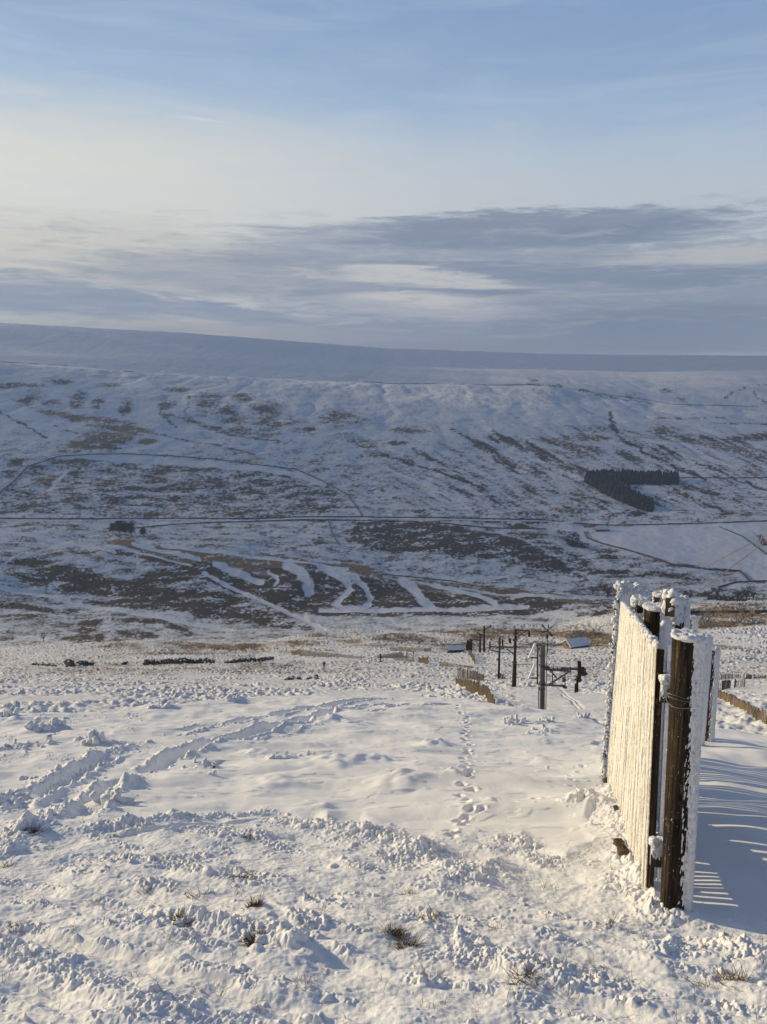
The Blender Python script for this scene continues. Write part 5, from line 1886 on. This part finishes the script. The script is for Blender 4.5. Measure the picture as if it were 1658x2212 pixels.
# ------------------------------------------------------------------ sky, sun, air, camera
W = bpy.data.worlds.new("World")
SC.world = W
W.use_nodes = True
t = NT(W.node_tree)
bg = t.n['Background']
STR = 0.10
bg.inputs['Strength'].default_value = STR
K = 1.0 / (STR * 2 ** EXPO)


def skyc(r, g, b, k=1.0):
    c = lin(r, g, b)
    return (c[0] * K * k, c[1] * K * k, c[2] * K * k, 1)


tc = t.new('ShaderNodeTexCoord')
sep = t.new('ShaderNodeSeparateXYZ')
t.l.new(tc.outputs['Generated'], sep.inputs[0])
deg = 180 / PI
az = t.math('MULTIPLY', t.math('ARCTAN2', sep.outputs[0], sep.outputs[1]), deg)
el = t.math('MULTIPLY', t.math('ARCSINE', sep.outputs[2]), deg)
sky = t.new('ShaderNodeTexSky', sky_type='NISHITA')
sky.sun_disc = False
sky.sun_elevation = R(SUN_EL)
sun_az = 270 + SUN_AZ          # compass bearing from +Y, clockwise
sky.sun_rotation = R(sun_az)
sky.altitude = 600
sky.air_density = 1.0
sky.dust_density = 1.2
sky.ozone_density = 1.2


def vec(sx, sy, ox=0.0):
    c = t.new('ShaderNodeCombineXYZ')
    t.put(c.inputs[0], t.math('MULTIPLY', az, sx))
    t.put(c.inputs[1], t.math('MULTIPLY', el, sy))
    c.inputs[2].default_value = ox
    return c.outputs[0]


nW = t.noise(vec(.10, .55), 1.0, 5, .55, .6)
nW2 = t.noise(vec(.07, .8, 4.0), 1.0, 5, .6, .4)
nF = t.noise(vec(.28, 2.2, 9.0), 1.0, 8, .66, .8)
nC = t.noise(vec(.05, .22, 14.0), 1.0, 6, .62, 1.2)
azw = t.math('ADD', az, t.math('MULTIPLY', t.math('SUBTRACT', nW, .5), 9.0))
elw = t.math('ADD', el, t.math('ADD', t.math('MULTIPLY', t.math('SUBTRACT', nW2, .5), 2.2), t.math('MULTIPLY', t.math('SUBTRACT', nF, .5), .9)))


def skypos(u, v):
    a, b, c = ray(u, v)
    return math.atan2(a, b) * deg, math.atan2(c, math.hypot(a, b)) * deg


# clear air: blue above, a cream veil of high thin cloud that is brighter towards the sun
veil_el = t.math('ADD', t.math('ADD', el, t.math('MULTIPLY', az, .06)), t.math('MULTIPLY', t.math('SUBTRACT', nC, .5), 5.0))
blue = t.mix(t.mapr(veil_el, 12, 25), skyc(176, 197, 219), skyc(131, 159, 200))
cream = t.mix(t.mapr(az, -26, 20), skyc(226, 223, 211), skyc(196, 203, 211))
blue = t.mix(t.mapr(el, 24, 48), blue, skyc(52, 74, 116))
veiled = t.mix(t.mapr(veil_el, 17.5, 11.5), blue, cream)
nC2 = t.noise(vec(.06, .5, 21.0), 1.0, 6, .6, 1.0)
veiled = t.mix(t.math('MULTIPLY', t.mapr(nC2, .45, .75), .28), veiled, skyc(196, 210, 226))
away = t.math('MULTIPLY', t.mapr(t.math('ABSOLUTE', t.math('ADD', az, 25)), 75, 120), .85)
veiled = t.mix(away, veiled, skyc(98, 116, 148))
col = t.mix(.88, sky.outputs[0], veiled)


def cloud(u, v, ru, rv, tilt, rgb, op, inner=.25, ragged=.8, warp=1.0):
    global col
    ca, ce = skypos(u, v)
    ra = ru / F * deg * .93
    re = rv / F * deg * .97
    c, s = math.cos(R(tilt)), math.sin(R(tilt))
    da = t.math('SUBTRACT', azw if warp else az, ca)
    de = t.math('SUBTRACT', elw if warp else el, ce)
    p = t.math('ADD', t.math('MULTIPLY', da, c / ra), t.math('MULTIPLY', de, s / ra))
    q = t.math('ADD', t.math('MULTIPLY', da, -s / re), t.math('MULTIPLY', de, c / re))
    d = t.math('SQRT', t.math('ADD', t.math('MULTIPLY', p, p), t.math('MULTIPLY', q, q)))
    m = t.mapr(t.math('ADD', d, t.math('MULTIPLY', t.math('SUBTRACT', nF, .5), ragged)), 1.0, inner)
    m = t.math('MULTIPLY', m, op)
    col = t.mix(m, col, skyc(*rgb))


cloud(830, 745, 1600, 70, 0, (176, 177, 184), .9, .3)
cloud(250, 560, 620, 120, -2, (203, 198, 189), .6, .2)
cloud(1230, 625, 920, 130, 0, (153, 163, 179), .93, .55, 1.0)
cloud(560, 590, 520, 70, 1, (164, 170, 181), .75, .3)
cloud(760, 535, 560, 60, 2, (156, 165, 179), .7, .3)
cloud(1160, 492, 540, 44, 1, (134, 146, 166), .97, .5, 1.1)
cloud(700, 505, 200, 14, 2, (150, 160, 176), .6, .2)
cloud(1380, 500, 330, 26, 1, (124, 138, 160), .75, .3)
cloud(850, 480, 190, 18, 4, (130, 143, 164), .6, .2)
cloud(1560, 552, 330, 24, 2, (196, 197, 197), .9, .35)
cloud(1150, 545, 330, 10, -2, (172, 177, 186), .5, .1)
cloud(620, 565, 420, 20, -2, (147, 157, 174), .6, .2)
cloud(280, 588, 330, 16, -3, (150, 160, 178), .5, .2)
cloud(1350, 600, 520, 24, -4, (131, 145, 166), .8, .3)
cloud(760, 640, 360, 16, -4, (138, 150, 170), .75, .2)
cloud(930, 602, 270, 20, -5, (211, 209, 206), .95, .45, .5)
cloud(980, 576, 300, 8, -3, (132, 145, 166), .6, .2, .6)
cloud(1050, 632, 300, 9, -2, (134, 147, 168), .7, .2, .6)
cloud(680, 588, 130, 7, -4, (205, 203, 200), .6, .1, .5)
cloud(1290, 634, 430, 6, 1, (190, 189, 188), .6, .1)
cloud(110, 528, 330, 9, -3, (226, 217, 201), .6, .1)
cloud(350, 545, 260, 7, -2, (213, 208, 199), .5, .1)
cloud(90, 596, 320, 12, -9, (214, 209, 201), .8, .2)
cloud(140, 645, 340, 52, -4, (150, 161, 181), .95, .45, .5)
cloud(430, 668, 300, 30, -9, (152, 163, 182), .95, .4, .5)
cloud(350, 642, 80, 10, -16, (206, 203, 202), .6, .1, .5)
cloud(920, 662, 310, 36, -3, (192, 194, 200), .97, .5, .5)
cloud(890, 646, 250, 18, -3, (219, 215, 210), .9, .2, .6)
cloud(960, 688, 60, 11, 0, (213, 209, 206), .7, .1, .6)
cloud(1190, 692, 150, 9, -6, (188, 188, 192), .7, .1)
cloud(1500, 700, 480, 60, 0, (138, 149, 166), .88, .4)
cloud(1440, 690, 300, 5, -1, (168, 171, 178), .5, .1)
cloud(300, 708, 560, 14, -2, (204, 199, 191), .85, .2, .5)
cloud(1250, 745, 900, 34, 0, (150, 157, 170), .9, .3, .5)
cloud(760, 728, 420, 16, -2, (176, 176, 182), .6, .2, .5)
cloud(430, 257, 90, 5, -3, (214, 220, 228), .55, .1, 0, 0)
nG = t.noise(vec(.34, 2.6, 31.0), 1.0, 9, .68, .6)
nG2 = t.noise(vec(.16, 1.1, 37.0), 1.0, 8, .62, 1.0)
band = t.math('MULTIPLY', t.mapr(el, 1.2, 3.0), t.mapr(t.math('ADD', el, t.math('MULTIPLY', az, -.02)), 11.5, 9.0))
col = t.mix(t.math('MULTIPLY', band, t.math('MULTIPLY', t.mapr(t.math('ADD', nG, t.math('SUBTRACT', nG2, .5)), .5, .78), .34)), col, skyc(207, 205, 202))
col = t.mix(t.math('MULTIPLY', band, t.math('MULTIPLY', t.mapr(t.math('ADD', nG, t.math('SUBTRACT', nG2, .5)), .5, .24), .32)), col, skyc(128, 141, 163))
t.l.new(col, bg.inputs['Color'])

sl = bpy.data.lights.new('sun', 'SUN')
sl.energy = 3.3
sl.angle = R(.53)
sl.color = (1.0, .81, .49)
so = bpy.data.objects.new('sun', sl)
COL.objects.link(so)
a_ = R(sun_az)
e_ = R(SUN_EL)
sdir = Vector((math.sin(a_) * math.cos(e_), math.cos(a_) * math.cos(e_), math.sin(e_)))
so.rotation_euler = sdir.to_track_quat('Z', 'Y').to_euler()
so.location = (-30, 15, 40)

# added cloud, out of view, placed to shade the valley: a lumpy slab 2.5 km up, far to the left
ang = np.linspace(0, 2 * PI, 97)[:-1]
TA = math.tan(e_)
HC = 3500.0
off = np.array([math.sin(a_), math.cos(a_)]) * (HC + 200) / TA
shadow = [(-3300, 900), (-1200, 560), (-500, 530), (0, 560), (420, 590), (900, 640), (2200, 640), (3500, 1300), (3700, 7300), (-4200, 7300), (-3700, 3000)]
cx_, cy_ = np.linspace(-4600, 4200, 230), np.linspace(300, 7800, 210)
GX, GY = np.meshgrid(cx_, cy_)
sd = polysoft(GX + 160 * fbm(GX / 500, GY / 350, 3, 200), GY + 60 * fbm(GX / 420, GY / 300, 3, 204), shadow, 90)
gap = np.exp(-(((GX - 150) / 1150) ** 2 + ((GY - 2250) / 420) ** 2) ** 2) + np.exp(-(((GX - 1500) / 900) ** 2 + ((GY - 3200) / 750) ** 2) ** 2) + .75 * np.exp(-(((GX + 1100) / 900) ** 2 + ((GY - 3300) / 600) ** 2) ** 2) + .85 * sstep(3300, 4300, GY) * sstep(300, -500, GX)  # openings shaped to let sun through onto chosen upper slopes
hole = sstep(-.15, .05, fbm(GX / 230, GY / 170, 2, 210) - .22 + .38 * (1 - gap.clip(0, 1)) * 3)
sd = sd * hole
thick = 70 * sd * (.7 + .5 * fbm(GX / 260, GY / 200, 3, 208).clip(-1, 1)) - 14
cm = bpy.data.materials.new('shade_cloud_vapour')
cm.use_nodes = True
ct = NT(cm.node_tree)
ct.n.remove(ct.n['Principled BSDF'])
tr_ = ct.new('ShaderNodeBsdfTransparent')
df_ = ct.new('ShaderNodeBsdfTranslucent')
tr_.inputs['Color'].default_value = (1, 1, 1, 1)
df_.inputs['Color'].default_value = (.85, .86, .9, 1)
ms_ = ct.new('ShaderNodeMixShader')
ms_.inputs[0].default_value = .43
ct.l.new(tr_.outputs[0], ms_.inputs[1])
ct.l.new(df_.outputs[0], ms_.inputs[2])
ct.l.new(ms_.outputs[0], ct.n['Material Output'].inputs['Surface'])
cb = MB()
keep = thick > 0
nyc, nxc = GX.shape
vid = {}
for sgn in (1, -1):
    for i in range(nyc):
        for j in range(nxc):
            vid[(sgn, i, j)] = len(cb.v)
            cb.v.append((GX[i, j] + off[0], GY[i, j] + off[1], HC + sgn * max(thick[i, j], 0) * (1 if sgn > 0 else .5)))
for i in range(nyc - 1):
    for j in range(nxc - 1):
        if keep[i:i + 2, j:j + 2].all():
            for sgn in (1, -1):
                q = [vid[(sgn, i, j)], vid[(sgn, i, j + 1)], vid[(sgn, i + 1, j + 1)], vid[(sgn, i + 1, j)]]
                cb.f.append(tuple(q if sgn > 0 else q[::-1]))
tag(cb.build('cloud', cm, None, True), kind='structure')  # unseen slab, added for the shade it casts on the valley

hb = MB()
x0, x1, y0, y1, z0, z1 = -6000., 6000., -200., 7200., -420., 335.
hb.solid([(x0, y0, z0), (x1, y0, z0), (x1, y1, z0), (x0, y1, z0), (x0, y0, z1), (x1, y0, z1), (x1, y1, z1), (x0, y1, z1)],
         [(3, 2, 1, 0), (4, 5, 6, 7), (0, 1, 5, 4), (1, 2, 6, 5), (2, 3, 7, 6), (3, 0, 4, 7)])
hm = bpy.data.materials.new('valley_haze')
hm.use_nodes = True
ht = NT(hm.node_tree)
ht.n.remove(ht.n['Principled BSDF'])
pv = ht.new('ShaderNodeVolumePrincipled')
pv.inputs['Color'].default_value = (.40, .53, .76, 1)
pv.inputs['Density'].default_value = HAZE = 1.25e-4
pv.inputs['Anisotropy'].default_value = .2
ht.l.new(pv.outputs[0], ht.n['Material Output'].inputs['Volume'])
tag(hb.build('haze', hm), kind='stuff')

cam = bpy.data.cameras.new('camera')
cam.sensor_fit = 'VERTICAL'
cam.sensor_height = 36
cam.lens = 36 * F / 2212
cam.clip_start = .05
cam.clip_end = 30000
co = bpy.data.objects.new('camera', cam)
COL.objects.link(co)
co.rotation_euler = (PI / 2 - PITCH, 0, 0)
SC.camera = co
vs = SC.view_settings
vs.view_transform = 'Standard'
vs.look = 'None'
vs.exposure = EXPO
vs.gamma = 1
SC.render.engine = 'CYCLES'
SC.cycles.use_denoising = True
SC.cycles.max_bounces = 6
SC.cycles.diffuse_bounces = 3
SC.cycles.volume_bounces = 1
SC.cycles.use_adaptive_sampling = True
SC.cycles.adaptive_threshold = .01
